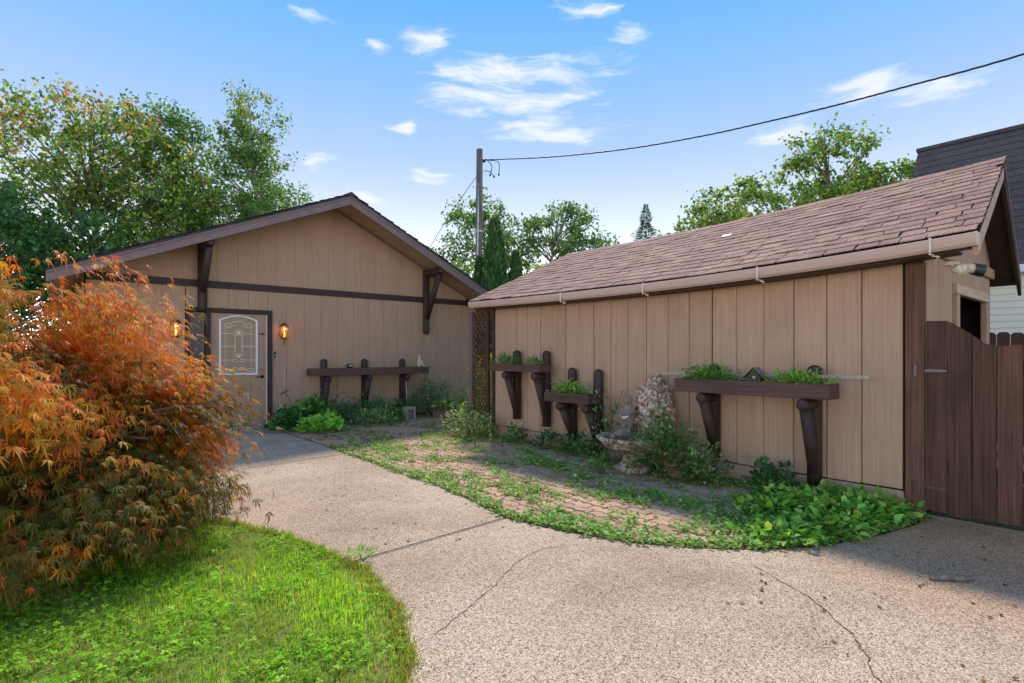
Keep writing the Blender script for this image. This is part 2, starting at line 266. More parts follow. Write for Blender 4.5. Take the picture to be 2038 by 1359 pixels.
class MB:
    def __init__(s): s.v = []; s.f = []
    def add(s, V, F):
        n = len(s.v); s.v += [tuple(p) for p in V]; s.f += [tuple(i+n for i in q) for q in F]; return s
    def box(s, x0, x1, y0, y1, z0, z1, ch=.004, mat=None):
        """chamfered box"""
        c = min(ch, (x1-x0)*.4, (y1-y0)*.4, (z1-z0)*.4)
        X, Y, Z = (x0, x1), (y0, y1), (z0, z1); V = []; idx = {}
        for i in (0,1):
            for j in (0,1):
                for k in (0,1):
                    sx, sy, sz = (1-2*i)*c, (1-2*j)*c, (1-2*k)*c
                    for a, p in (('x', (X[i], Y[j]+sy, Z[k]+sz)), ('y', (X[i]+sx, Y[j], Z[k]+sz)), ('z', (X[i]+sx, Y[j]+sy, Z[k]))):
                        idx[(i,j,k,a)] = len(V); V.append(p)
        F = []
        q = lambda *t: F.append(tuple(idx[u] for u in t))
        for i in (0,1):
            a = [(i,0,0,'x'),(i,1,0,'x'),(i,1,1,'x'),(i,0,1,'x')]; q(*(a if i else a[::-1]))
            a = [(0,i,0,'y'),(0,i,1,'y'),(1,i,1,'y'),(1,i,0,'y')]; q(*(a if i else a[::-1]))
            a = [(0,0,i,'z'),(1,0,i,'z'),(1,1,i,'z'),(0,1,i,'z')]; q(*(a if i else a[::-1]))
        for i in (0,1):
            for j in (0,1):
                q((i,j,0,'x'),(i,j,1,'x'),(i,j,1,'y'),(i,j,0,'y'))
                q((i,0,j,'x'),(i,1,j,'x'),(i,1,j,'z'),(i,0,j,'z'))
                q((0,i,j,'y'),(1,i,j,'y'),(1,i,j,'z'),(0,i,j,'z'))
                for k in (0,1): q((i,j,k,'x'),(i,j,k,'y'),(i,j,k,'z'))
        if mat is not None: V = [mat @ Vector(p) for p in V]
        return s.add(V, F)
    def beam(s, p0, p1, w, h, up=(0,0,1), ch=.006):
        """rectangular beam from p0 to p1"""
        p0, p1 = Vector(p0), Vector(p1); d = p1-p0; l = d.length; y = d.normalized(); x = y.cross(Vector(up)).normalized(); z = x.cross(y)
        m = Matrix((x, y, z)).transposed().to_4x4(); m.translation = p0
        return s.box(-w/2, w/2, 0, l, -h/2, h/2, ch, m)
    def prism(s, poly, d, close=True):
        """closed polygon (3d points) swept by vector d"""
        n = len(poly); d = Vector(d); V = [Vector(p) for p in poly]; V += [p+d for p in V]
        F = [tuple(range(n))[::-1], tuple(range(n, 2*n))] + [(i, (i+1) % n, n+(i+1) % n, n+i) for i in range(n)]
        return s.add(V, F)
    def tube(s, pts, rad, n=8, dome=0, cap=True):
        pts = [Vector(p) for p in pts]
        if not hasattr(rad, '__len__'): rad = [rad]*len(pts)
        rad = list(rad)
        if dome:
            d = (pts[-1]-pts[-2]).normalized(); p = pts[-1]; r = rad[-1]
            for k in (1,2,3):
                a = k*math.pi/2/3.3; pts.append(p+d*r*dome*math.sin(a)); rad.append(r*math.cos(a))
        V = []; F = []; u = None
        for i, p in enumerate(pts):
            t = (pts[min(i+1, len(pts)-1)]-pts[max(i-1, 0)]).normalized()
            if u is None: u = t.orthogonal().normalized()
            u = (u - t*u.dot(t)).normalized(); w = t.cross(u)
            for k in range(n):
                a = 2*math.pi*k/n; V.append(p+(u*math.cos(a)+w*math.sin(a))*rad[i])
        for i in range(len(pts)-1):
            for k in range(n): F.append((i*n+k, i*n+(k+1) % n, (i+1)*n+(k+1) % n, (i+1)*n+k))
        if cap: F.append(tuple(range(n))[::-1]); F.append(tuple(range((len(pts)-1)*n, len(pts)*n)))
        return s.add(V, F)
    def ball(s, c, r, n=10, m=7, fn=None):
        c = Vector(c); r = r if hasattr(r, '__len__') else (r, r, r); V = []; F = []
        for i in range(m+1):
            th = math.pi*i/m
            for k in range(n):
                ph = 2*math.pi*k/n; d = Vector((math.sin(th)*math.cos(ph), math.sin(th)*math.sin(ph), math.cos(th)))
                q = fn(d) if fn else 1.0
                V.append(c+Vector((d.x*r[0], d.y*r[1], d.z*r[2]))*q)
        for i in range(m):
            for k in range(n): F.append((i*n+k, (i+1)*n+k, (i+1)*n+(k+1) % n, i*n+(k+1) % n))
        return s.add(V, F)
    def lathe(s, prof, c, n=20, a0=0, a1=2*math.pi):
        c = Vector(c); full = abs(a1-a0-2*math.pi) < 1e-6; V = []; F = []; m = n if full else n+1
        for (r, z) in prof:
            for k in range(m):
                a = a0+(a1-a0)*k/n; V.append(c+Vector((r*math.cos(a), r*math.sin(a), z)))
        for i in range(len(prof)-1):
            for k in range(n):
                k2 = (k+1) % m; F.append((i*m+k, i*m+k2, (i+1)*m+k2, (i+1)*m+k))
        return s.add(V, F)
    def mesh(s, name, mat, c=(0,0,0), smooth=False):
        c = Vector(c); me = bpy.data.meshes.new(name); me.from_pydata([tuple(Vector(p)-c) for p in s.v], [], s.f); me.materials.append(mat)
        if smooth:
            for p in me.polygons: p.use_smooth = True
        me.update(); return me
    def build(s, name, mat, parent=None, smooth=False):
        a = np.array([tuple(p) for p in s.v]); c = (a.min(0)+a.max(0))/2
        return place(name, s.mesh(name, mat, c, smooth), c, parent)

def remesh(o, vox, sm=2):
    md = o.modifiers.new('remesh', 'REMESH'); md.mode = 'VOXEL'; md.voxel_size = vox; md.use_smooth_shade = True
    if sm:
        ms = o.modifiers.new('smooth', 'SMOOTH'); ms.iterations = sm; ms.factor = .5
    return o

# ---- leaf scattering (numpy)
def T(v, f): return np.array(v, float), np.array(f, int)
OVAL = T([(0,0,0),(-.27,.38,.07),(0,.42,0),(.27,.38,.07),(-.2,.75,.03),(.2,.75,.03),(0,1,-.10)], [(0,3,2),(0,2,1),(2,3,5),(1,2,4),(2,5,6),(4,2,6)])
DIAM = T([(0,0,0),(-.33,.48,.10),(.33,.48,.10),(0,1,-.05)], [(0,2,1),(1,2,3)])
HEART = T([(0,0,0),(-.30,-.06,.05),(.30,-.06,.05),(-.44,.32,.10),(.44,.32,.10),(0,.38,0),(-.24,.72,.02),(.24,.72,.02),(0,1.02,-.14)],
          [(0,2,5),(1,0,5),(2,4,5),(3,1,5),(4,7,5),(6,3,5),(7,8,5),(8,6,5)])
def _clover():
    V = [(0,0,0)]; F = []
    for k in range(3):
        a = 2*math.pi*k/3; c, s = math.cos(a), math.sin(a)
        for (x, y, z) in ((-.33,.45,.08),(0,.9,.02),(.33,.45,.08)): V.append((c*x-s*y, s*x+c*y, z))
        i = 1+3*k; F += [(0,i+2,i+1),(0,i+1,i)]
    return T(V, F)
CLOVER = _clover()
BLADE = T([(-.05,0,0),(.05,0,0),(-.042,.5,.06),(.042,.5,.06),(0,1,.30)], [(0,1,3),(0,3,2),(2,3,4)])
def _lace(seed):
    r = np.random.default_rng(seed); V = []; F = []; nl = 7
    for q in range(nl):
        ang = -1.2+2.4*q/(nl-1)+r.normal()*.12; l = (1.05-.42*abs(ang))*r.uniform(.75,1.15); bend = r.normal()*.22; dr = r.uniform(.35,.8); w = r.uniform(.034,.056); i = len(V)
        for (t, ww) in ((0,0),(.42,1),(.42,-1),(.74,.75),(.74,-.75),(1,0)):
            y = t*l; a = ang+bend*t*t; c, s_ = math.cos(a), math.sin(a); x = w*ww
            V.append((c*x+s_*y, -s_*x+c*y, -dr*y*y+.08*math.sin(3*ang+seed)*y))
        F += [(i,i+1,i+2),(i+1,i+3,i+2),(i+2,i+3,i+4),(i+3,i+5,i+4)]
    return T(V, F)
LACES = [_lace(k) for k in range(10)]
FERN = T([(0,0,0),(-.05,.3,0),(.05,.3,0),(-.28,.55,.03),(.28,.55,.03),(-.04,.62,0),(.04,.62,0),(-.2,.85,.02),(.2,.85,.02),(0,1,-.06)],
         [(0,2,1),(1,2,6),(1,6,5),(1,5,3),(2,4,6),(5,6,9),(5,9,7),(6,8,9)])
def nrm(a): return a/np.maximum(np.linalg.norm(a, axis=1, keepdims=True), 1e-9)
def scatter_many(name, tmpls, P, D, U, S, C, mat):
    g = rng.integers(len(tmpls), size=len(P)); VV_, FF, CC, o = [], [], [], 0
    for q, tm in enumerate(tmpls):
        k = g == q; V, F, c = scatter_arrays(tm, P[k], D[k], U[k], S[k], C[k]); VV_.append(V); FF.append(F+o); CC.append(c); o += len(V)
    return tri_mesh(name, np.concatenate(VV_), np.concatenate(FF), np.concatenate(CC), mat)
def scatter_mesh(name, tmpl, P, D, U, S, C, mat):
    return tri_mesh(name, *scatter_arrays(tmpl, P, D, U, S, C), mat)
def scatter_arrays(tmpl, P, D, U, S, C):
    Tv, Tf = tmpl; n = len(P); k = len(Tv); D = nrm(D); X = np.cross(D, U); bad = np.linalg.norm(X, axis=1) < 1e-4; X[bad] = (1,0,0); X = nrm(X); Z = np.cross(X, D)
    S = np.broadcast_to(np.asarray(S, float).reshape(-1, 1, 1) if np.ndim(S) else S, (n, 1, 1)) if np.ndim(S) else np.full((n,1,1), S)
    V = P[:,None,:] + S*(Tv[None,:,0:1]*X[:,None,:]+Tv[None,:,1:2]*D[:,None,:]+Tv[None,:,2:3]*Z[:,None,:])
    F = (Tf[None,:,:]+(np.arange(n)*k)[:,None,None]).reshape(-1, 3)
    return V.reshape(-1, 3), F, np.repeat(C, k, axis=0)
def tri_mesh(name, V, F, C, mat):
    me = bpy.data.meshes.new(name); nv, nf = len(V), len(F)
    me.vertices.add(nv); me.vertices.foreach_set('co', V.astype(np.float32).ravel())
    me.loops.add(nf*3); me.loops.foreach_set('vertex_index', F.astype(np.int32).ravel())
    me.polygons.add(nf); me.polygons.foreach_set('loop_start', np.arange(0, nf*3, 3, dtype=np.int32)); 
    me.update(calc_edges=True)
    if C is not None:
        at = me.color_attributes.new('Col', 'FLOAT_COLOR', 'POINT'); cc = np.ones((nv, 4), np.float32); cc[:,:3] = C; at.data.foreach_set('color', cc.ravel())
    me.materials.append(mat); return me
LEAFGAIN = 1.0
def pick(pal, n, jit=.18):
    cols = np.array([p[0] for p in pal], float); w = np.array([p[1] for p in pal], float); w /= w.sum()
    c = cols[rng.choice(len(pal), n, p=w)]*LEAFGAIN; return np.clip(c*(1+jit*rng.normal(size=(n,1)))*(1+.08*rng.normal(size=(n,3))), .003, .9)
def rdir(n): return nrm(rng.normal(size=(n,3)))
def vnoise(x, y, seed=0, f=1.0):
    r = np.random.default_rng(seed); o = np.zeros(np.shape(x))
    for k in range(6):
        a = r.uniform(0, 6.28); fr = f*r.uniform(.6, 2.2); o = o+np.sin((x*math.cos(a)+y*math.sin(a))*fr*6.28+r.uniform(0, 6.28))
    return o/6
def pip(x, y, poly):
    x = np.asarray(x); y = np.asarray(y); ins = np.zeros(x.shape, bool); n = len(poly)
    for i in range(n):
        x0, y0 = poly[i]; x1, y1 = poly[(i+1) % n]
        c = ((y0 > y) != (y1 > y)); 
        with np.errstate(divide='ignore', invalid='ignore'): xi = (x1-x0)*(y-y0)/(y1-y0+1e-12)+x0
        ins ^= c & (x < xi)
    return ins
def edge_dist(x, y, line):
    d = np.full(np.shape(x), 1e9)
    for (x0, y0), (x1, y1) in zip(line[:-1], line[1:]):
        t = np.clip(((x-x0)*(x1-x0)+(y-y0)*(y1-y0))/((x1-x0)**2+(y1-y0)**2), 0, 1); d = np.minimum(d, np.hypot(x-x0-t*(x1-x0), y-y0-t*(y1-y0)))
    return d
def spline(pts, k=6):
    P = [np.array(p, float) for p in pts]; out = []
    for i in range(len(P)-1):
        p0, p1, p2, p3 = P[max(i-1,0)], P[i], P[i+1], P[min(i+2,len(P)-1)]
        for j in range(k):
            t = j/k; out.append(tuple(.5*((2*p1)+(-p0+p2)*t+(2*p0-5*p1+4*p2-p3)*t*t+(-p0+3*p1-3*p2+p3)*t**3)))
    out.append(tuple(P[-1])); return out

# ------------------------------------------------------------------ the ground
LAWN_EDGE = spline([(-.9,5.75),(.1,5.5),(.58,5.18),(.88,4.85),(1.09,4.51),(1.25,4.07),(1.36,3.59),(1.42,3.18),(1.41,2.9),(1.36,2.62),(1.28,2.35),(1.17,2.10),(1.04,1.88),(.75,1.5),(.2,1.05),(-.8,.6),(-3,.3)], 4)
PATIO_EDGE = spline([(2.95,10.38),(2.93,9.2),(2.92,8.3),(2.94,7.77),(2.90,6.85),(2.9,5.94),(2.87,5.27),(2.88,4.68),(2.84,4.07),(2.75,3.45),(2.79,3.1),(2.90,2.71),(3.07,2.32),(3.32,1.98),(3.61,1.71),(4.0,1.48),(4.48,1.33),(4.94,1.23),(5.36,1.19)], 4)
PATIO_POLY = PATIO_EDGE+[(5.36,6.84),(5.36,7.6),(7.45,7.6),(7.45,10.38)]
LAWN_POLY = LAWN_EDGE+[(-40,.3),(-40,5.9)]

g = MB(); g.add([(-400,-400,-.10),(400,-400,-.10),(400,400,-.10),(-400,400,-.10)], [(0,1,2,3)])
tag(g.build('ground', TURF), 'wide stretch of grassy soil around the buildings', 'ground', kind='structure')

def slab_prism(poly, z0, z1):
    m = MB(); n = len(poly); m.prism([(x, y, z0) for x, y in poly], (0, 0, z1-z0)); return m
drive = thing('driveway', (2, 4, 0), 'exposed aggregate concrete driveway curving past the lawn to the door', 'driveway', kind='structure')
def split(edge, y0, y1): return [p for p in edge if min(y0,y1) <= p[1] <= max(y0,y1)]
pe, le = PATIO_EDGE, LAWN_EDGE
J1a, J1b = (1.435,3.235), (2.74,3.335)
slabA = [J1a, J1b]+[p for p in pe if p[1] < 3.30]+[(5.44,1.16),(5.44,-9),(-9,-9),(-9,.3)]+[p for p in le if p[1] < 3.22][::-1]
slabB = [(1.425,3.275),(2.74,3.375)]+[p for p in pe if 3.40 < p[1] < 6.84][::-1]+[(2.90,6.86),(1.72,6.70),(-9,6.2),(-9,5.75)]+[p for p in le if p[1] > 3.29]
slabC = [(-9,6.22),(1.72,6.72),(2.90,6.88)]+[p for p in pe if 6.9 < p[1] < 8.4][::-1]+[(2.92,8.46),(2.22,8.22),(-9,8.0)]
slabD = [(-9,8.02),(2.22,8.24),(2.92,8.48)]+[p for p in pe if 8.5 < p[1] < 10.3][::-1]+[(2.95,10.40),(-9,10.40)]
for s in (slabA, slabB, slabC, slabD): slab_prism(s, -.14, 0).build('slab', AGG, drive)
ms = MB(); ms.beam((1.43,3.253,-.035),(2.735,3.356,-.035), .030, .066, ch=.004); ms.build('expansion_strip', GREYW, drive)
def crack(pts, w):
    m = MB(); P = []; 
    for p in spline(pts, 7): P.append((p[0]+rng.normal()*.006, p[1]+rng.normal()*.006))
    V = []; F = []
    for i, p in enumerate(P):
        d = np.array(P[min(i+1,len(P)-1)])-np.array(P[max(i-1,0)]); d = d/np.linalg.norm(d); nn = np.array((-d[1], d[0]))
        ww = w*rng.uniform(.35,1.3)*(0.25 if i in (0,len(P)-1) else 1); V += [(p[0]+nn[0]*ww, p[1]+nn[1]*ww, .0025), (p[0]-nn[0]*ww, p[1]-nn[1]*ww, .0025)]
        if i: F.append((2*i-2, 2*i-1, 2*i+1, 2*i))
    m.add(V, F); o = m.build('crack', SOIL, drive)
crack([(1.34,2.17),(1.49,2.23),(1.71,2.33),(1.9,2.42),(2.13,2.55),(2.4,2.65),(2.68,2.61)], .0024)
crack([(3.32,1.66),(3.19,1.42),(3.07,1.19),(2.92,1.03),(2.81,.91),(2.63,.8),(2.52,.73),(2.3,.5)], .0036)

LAWNB = speckle('lawn_thatch', [(0,(.12,.15,.03)),(.3,(.17,.23,.04)),(.6,(.22,.29,.05)),(.85,(.28,.24,.09))], 90, bump=.7, blot=(.7,.62,.5), dist=.01)
lawn = slab_prism(LAWN_POLY, -.12, -.005).build('lawn', LAWNB)
tag(lawn, 'bright green clover lawn beside the curved concrete', 'lawn', kind='structure')

# patio: mossy bed with wavy interlocking pavers
patio = slab_prism(PATIO_POLY, -.15, -.030).build('patio', SOIL)
tag(patio, 'weedy patio of wavy interlocking brick pavers', 'patio', kind='structure')
def paver_mesh():
    hw, hl, a = .0510, .1060, .013; pts = []
    for (x0, sgn, rev) in ((-hw, 1, False), (hw, 1, True)):
        side = [(x0+a*s, y) for y, s in ((-hl,-.6),(-hl*.5,1),(0,-1),(hl*.5,1),(hl,-.6))]
        pts += side[::-1] if rev is False else side
    # outline ccw: left side from top to bottom, then right side bottom to top
    n = len(pts); ch = .006
    c = [(x*(1-.09), y*(1-.05)) for x, y in pts]
    V = [(x, y, -.045) for x, y in pts]+[(x, y, -ch) for x, y in pts]+[(x, y, 0) for x, y in c]
    F = [tuple(range(2*n, 3*n))]
    for L0 in (0, n):
        F += [(L0+i, L0+(i+1) % n, L0+n+(i+1) % n, L0+n+i) for i in range(n)]
    return V, F
PV, PF = paver_mesh()
def build_pavers():
    me = MB().add(PV, PF).mesh('paver', PAVE)
    spots = []
    for i in range(60):
        for j in range(60):
            x = 2.72+i*.112; y = 1.15+j*.2215+(.1107 if i % 2 else 0)
            q = [(x+a, y+b) for a in (-.06,.06) for b in (-.11,.11)]
            if all(pip(np.array([p[0]]), np.array([p[1]]), PATIO_POLY)[0] for p in q): spots.append((x, y))
    spots.sort(key=lambda p: p[0]**2+p[1]**2)
    far = MB()
    for k, (x, y) in enumerate(spots):
        sink = .007*vnoise(np.array(x), np.array(y), 5, .35)+rng.normal()*.0022
        rz = rng.normal()*.012; rx = rng.normal()*.008; ry = rng.normal()*.008
        if k < 300:
            o = place('paver', me, (x, y, -.002+sink), patio); o.rotation_euler = (rx, ry, rz)
        else:
            m = Matrix.Translation((x, y, -.004+sink)) @ Euler((rx, ry, rz)).to_matrix().to_4x4(); far.add([m @ Vector(p) for p in PV], PF)
    if far.v: tag(far.build('far_pavers', PAVE, patio), kind='stuff')
build_pavers()

# ------------------------------------------------------------------ the house (gable wall facing the yard)
YA = 10.41                       # face of the gable wall
PKX, PKZ = 4.18, 4.27            # roof peak
SL, SR = .418, .485              # left and right roof pitch
XL, XR = -.10, 8.0               # eave ends
OV = 9.63                        # outer face of the overhang
def roofz(x): return PKZ-(PKX-x)*SL if x < PKX else PKZ-(x-PKX)*SR
house = thing('brown_house', (4, YA, 0), 'tan board-sided house with low gable, dark trim band and front door', 'house')
TB0, TB1 = 2.43, 2.55
def planks_A():
    pw = .325; x = .35
    while x < 7.55:
        x1 = min(x+pw, 7.6); lo = x+.0015; hi = x1-.0015
        # below the band
        segs = [(lo, hi, 0.02)]
        if hi > 1.66 and lo < 3.02:      # leave the doorway free
            segs = []
            if lo < 1.66: segs.append((lo, 1.66, .02))
            if hi > 3.02: segs.append((3.02, hi, .02))
            m = MB(); m.box(max(lo,1.66), min(hi,3.02), YA, YA+.03, 2.09, TB0+.02, .005); m.build('plank', TAN2, house)
        for a, b_, z0 in segs:
            if b_-a > .02: m = MB(); m.box(a, b_, YA, YA+.03, z0, TB0+.02, .005); m.build('plank', TAN2, house)
        x = x1
    x = .50
    while x < 7.55:
        x1 = min(x+pw, 7.6); a, b_ = x+.0015, x1-.0015
        z0 = TB1-.02
        poly = [(a, YA, z0), (b_, YA, z0), (b_, YA, roofz(b_)-.13)]
        if a < PKX < b_: poly.append((PKX, YA, PKZ-.13))
        poly.append((a, YA, roofz(a)-.13))
        if roofz(b_)-.13 > z0+.03 and roofz(a)-.13 > z0+.03: m = MB(); m.prism(poly, (0,.03,0)); m.build('plank', TAN2, house)
        x = x1
planks_A()
# backing walls
m = MB(); m.box(.33, 1.66, YA+.035, YA+.12, .0, 2.45, .002); m.box(3.02, 7.62, YA+.035, YA+.12, 0, 2.45, .002); m.box(1.66,3.02,YA+.035,YA+.12,2.1,2.45,.002)
m.prism([(.33,YA+.035,2.452),(7.62,YA+.035,2.452),(7.62,YA+.035,roofz(7.62)-.14),(PKX,YA+.035,PKZ-.14),(.33,YA+.035,roofz(.33)-.14)], (0,.085,0)); m.build('backing_wall', VOIDM, house)
m = MB(); m.box(7.50, 7.62, YA+.13, 18, 0, 2.6, .003); m.box(.33, .45, YA+.13, 18, 0, 2.6, .003); m.box(.33, 7.62, 18.01, 18.12, 0, 2.6, .003); m.build('side_wall', TAN2, house)
m = MB(); m.box(.34, 7.61, YA-.022, YA-.002, TB0, TB1, .004); m.build('trim_band', DARK, house)
# roof: two slabs, shingle edges, soffit, fascia
for side in (0, 1):
    xe = XL if side == 0 else XR; sl = SL if side == 0 else SR
    ze = roofz(xe)
    m = MB(); m.prism([(PKX,OV-.02,PKZ-.02),(xe,OV-.02,ze-.02),(xe,OV-.02,ze-.055),(PKX,OV-.02,PKZ-.055)], (0, 8.7, 0)); m.build('roof_deck', SHBLACK, house)
    m = MB(); m.prism([(PKX,OV+.05,PKZ-.06),(xe,OV+.05,ze-.06),(xe,OV+.05,ze-.10),(PKX,OV+.05,PKZ-.10)], (0, 8.5, 0)); m.build('soffit', SOFFIT, house)
    m = MB(); x_in = PKX
    m.prism([(x_in,OV+.0,PKZ-.022),(xe,OV+.0,ze-.022),(xe,OV+.0,ze-.205),(x_in,OV+.0,PKZ-.205)], (0,.045,0)); m.build('fascia_board', PURP, house)
    m = MB(); m.prism([(x_in,OV-.018,PKZ-.056),(xe,OV-.018,ze-.056),(xe,OV-.018,ze-.085),(x_in,OV-.018,PKZ-.085)], (0,.017,0)); m.build('drip_strip', PURP, house)
    # shingle courses, one piece each
    L = math.hypot(PKX-xe, PKZ-ze); n = int(L/.15); ux = (xe-PKX)/L; uz = (ze-PKZ)/L
    for k in range(n+1):
        d0 = max(0, L-(k+1)*.15-.03); d1 = L-k*.15+.02+rng.normal()*.006; lift = .012+rng.uniform(0,.012)
        a = (PKX+ux*d0, OV-.03+rng.normal()*.012, PKZ+uz*d0-.018); b_ = (PKX+ux*d1, a[1], PKZ+uz*d1-.018+lift)
        m = MB(); m.prism([a, b_, (b_[0], b_[1], b_[2]+.009), (a[0], a[1], a[2]+.006)], (0, 8.72, 0)); m.build('shingle_course', SHBLACK, house)
m = MB(); m.prism([(PKX-.14,OV-.04,PKZ-.14*SL+.008),(PKX+.14,OV-.04,PKZ-.14*SR+.008),(PKX,OV-.04,PKZ+.022)], (0,8.74,0)); m.build('ridge_cap', SHBLACK, house)
# bracket knees under the overhang
for bx, topz, botz in ((1.89, roofz(1.89)-.14, 2.06), (6.21, roofz(6.21)-.14, 1.78)):
    br = MB(); br.tube([(bx, YA-.075, topz-.02), (bx, YA-.075, botz)], .072, 8, dome=.6); br.build('bracket_post', DARK, house, True)
    br = MB(); br.beam((bx, YA-.01, topz-.075), (bx, OV+.055, topz-.075), .12, .13, ch=.02); br.build('bracket_arm', DARK, house)
    br = MB(); br.tube([(bx, OV+.18, topz-.15), (bx, YA-.10, botz+.30)], [.06,.06], 8); br.build('bracket_brace', DARK, house, True)

# door, frame and sidelight
m = MB(); m.box(1.945, 2.02, YA-.035, YA+.10, 0.0, 2.09, .004); m.box(2.945, 3.02, YA-.035, YA+.10, 0, 2.09, .004); m.box(2.021, 2.944, YA-.034, YA+.10, 2.02, 2.09, .004)
m.box(1.66, 1.715, YA-.034, YA+.10, 0.0, 2.09, .004); m.box(1.716, 1.944, YA-.033, YA+.10, 2.02, 2.089, .004); m.box(1.716,1.944,YA-.033,YA+.10,0.0,.12,.004); m.build('door_frame', BLACKR, house)
m = MB(); m.box(2.0205, 2.9445, YA-.06, YA+.12, -.002, .03, .004); m.build('threshold', STEEL, house)
DX0, DX1 = 2.027, 2.938; YD = YA+.015
m = MB(); m.box(DX0, DX1, YD, YD+.045, .034, 2.015, .005); door = m.build('door', DOORP, house); tag(door, 'tan front door with arched white-framed decorative glass')
m = MB(); m.box(DX1-.012, DX1+.0035, YD-.006, YD-.001, .034, 2.015, .001); m.build('weather_strip', WHITE, door)
gx0, gx1, gz0, gz1 = 2.185, 2.745, .97, 1.90
def arch(x0, x1, z0, zs, rise, n=10): return [(x0,z0),(x1,z0),(x1,zs)]+[(x1-(x1-x0)*k/n, zs+rise*math.sin(math.pi*k/n)) for k in range(1,n)]+[(x0,zs)]
m = MB(); out = arch(gx0-.032, gx1+.032, gz0-.032, gz1, .085); inn = arch(gx0, gx1, gz0, gz1-.012, .075)
n = len(out); V = [(x, YD-.022, z) for x, z in out]+[(x, YD-.022, z) for x, z in inn]+[(x, YD-.001, z) for x, z in out]+[(x, YD-.004, z) for x, z in inn]
F = []
for i in range(n):
    j = (i+1) % n; F += [(i,j,n+j,n+i),(2*n+i,i,j,2*n+j)[::-1],(n+i,n+j,3*n+j,3*n+i)]
m.add(V, F); m.build('glass_frame', WHITE, door)
m = MB(); m.prism([(x, YD-.006, z) for x, z in arch(gx0+.001, gx1-.001, gz0+.001, gz1-.013, .074)], (0,.004,0)); m.build('glass_pane', DGLASS, door)
# leaded caming pattern
m = MB(); cx = (gx0+gx1)/2; yy = YD-.009
def cm(pts, r=.0058): m.tube([(x, yy, z) for x, z in spline(pts, 4)], r, 4)
for s in (-1, 1):
    cm([(cx, 1.88),(cx+s*.06, 1.87),(cx+s*.12,1.83),(cx+s*.18,1.84),(cx+s*.24,1.80)])
    cm([(cx+s*.05,1.80),(cx+s*.11,1.79),(cx+s*.16,1.765),(cx+s*.24,1.79)])
    for dx, dz in ((.03,.07),(.07,.055),(.10,.025),(.09,-.02),(.05,-.045)): cm([(cx, 1.66),(cx+s*dx*.6,1.66+dz*.9),(cx+s*dx,1.66+dz)])
    cm([(cx+s*.10,1.66),(cx+s*.18,1.66),(cx+s*.27,1.66)]); cm([(cx+s*.06,1.44),(cx+s*.16,1.44),(cx+s*.27,1.44)]); cm([(cx+s*.06,1.60),(cx+s*.055,1.46),(cx+s*.06,1.33)])
    for dx, dz in ((.025,.08),(.06,.07),(.085,.04)): cm([(cx, 1.24),(cx+s*dx*.6,1.24+dz*.8),(cx+s*dx,1.24+dz)])
    cm([(cx+s*.02,1.20),(cx+s*.07,1.22),(cx+s*.10,1.19),(cx+s*.05,1.165),(cx,1.18)]); cm([(cx+s*.10,1.20),(cx+s*.18,1.20),(cx+s*.27,1.20)])
    cm([(cx, 1.05),(cx+s*.06,1.07),(cx+s*.13,1.03),(cx+s*.20,1.05),(cx+s*.26,1.02)]); cm([(cx,1.02),(cx+s*.08,1.035),(cx+s*.15,1.0),(cx+s*.26,1.0)])
    cm([(cx+s*.215,1.76),(cx+s*.215,1.5),(cx+s*.215,1.09)], .003)
m.build('leaded_pattern', M('brass_caming', (.82,.70,.46), .4, .5, .0)[0], door)
m = MB(); m.tube([(2.855,YD-.001,.90),(2.855,YD-.012,.90)], .032, 12); m.tube([(2.855,YD-.012,.90),(2.855,YD-.05,.90),(2.84,YD-.055,.90),(2.76,YD-.05,.895),(2.745,YD-.048,.885)], .010, 8); m.build('lever_handle', BLACK, door, True)
m = MB(); m.tube([(2.86,YD-.001,1.03),(2.86,YD-.022,1.03)], .026, 12); m.build('deadbolt', BRASS, door)
m = MB(); m.box(2.80,2.87,YD-.012,YD-.001,1.655,1.675,.002); m.tube([(2.81,YD-.012,1.665),(2.81,YD-.04,1.665)],.008,8); m.tube([(2.865,YD-.001,1.64),(2.865,YD-.02,1.64),(2.865,YD-.02,1.69),(2.865,YD-.001,1.69)],.006,6); m.build('swing_latch', BLACK, door)
m = MB(); m.box(2.13,2.80,YD-.004,YD+.002,.70,.712,.001); m.box(2.13,2.80,YD-.004,YD+.002,.20,.212,.001); m.box(2.13,2.142,YD-.0045,YD+.002,.213,.699,.001); m.box(2.788,2.80,YD-.0045,YD+.002,.213,.699,.001); m.build('panel_moulding', DOORP, door)
sd = MB(); sd.box(1.722,1.938,YA+.02,YA+.05,.125,2.015,.003); side = sd.build('sidelight_window', SGLASS, house)
m = MB(); m.box(1.905,1.925,YA+.005,YA+.0195,.3,1.98,.002); m.box(1.74,1.904,YA+.005,YA+.0195,1.96,1.98,.002); m.build('sidelight_moulding', GREYW, side)
m = MB(); m.box(3.055,3.085,YA-.022,YA+.0,1.24,1.35,.004); bell = m.build('doorbell', BLACK, house)
m = MB(); m.tube([(3.07,YA-.0225,1.28),(3.07,YA-.03,1.28)], .010, 10); m.build('bell_button', WHITE, bell)

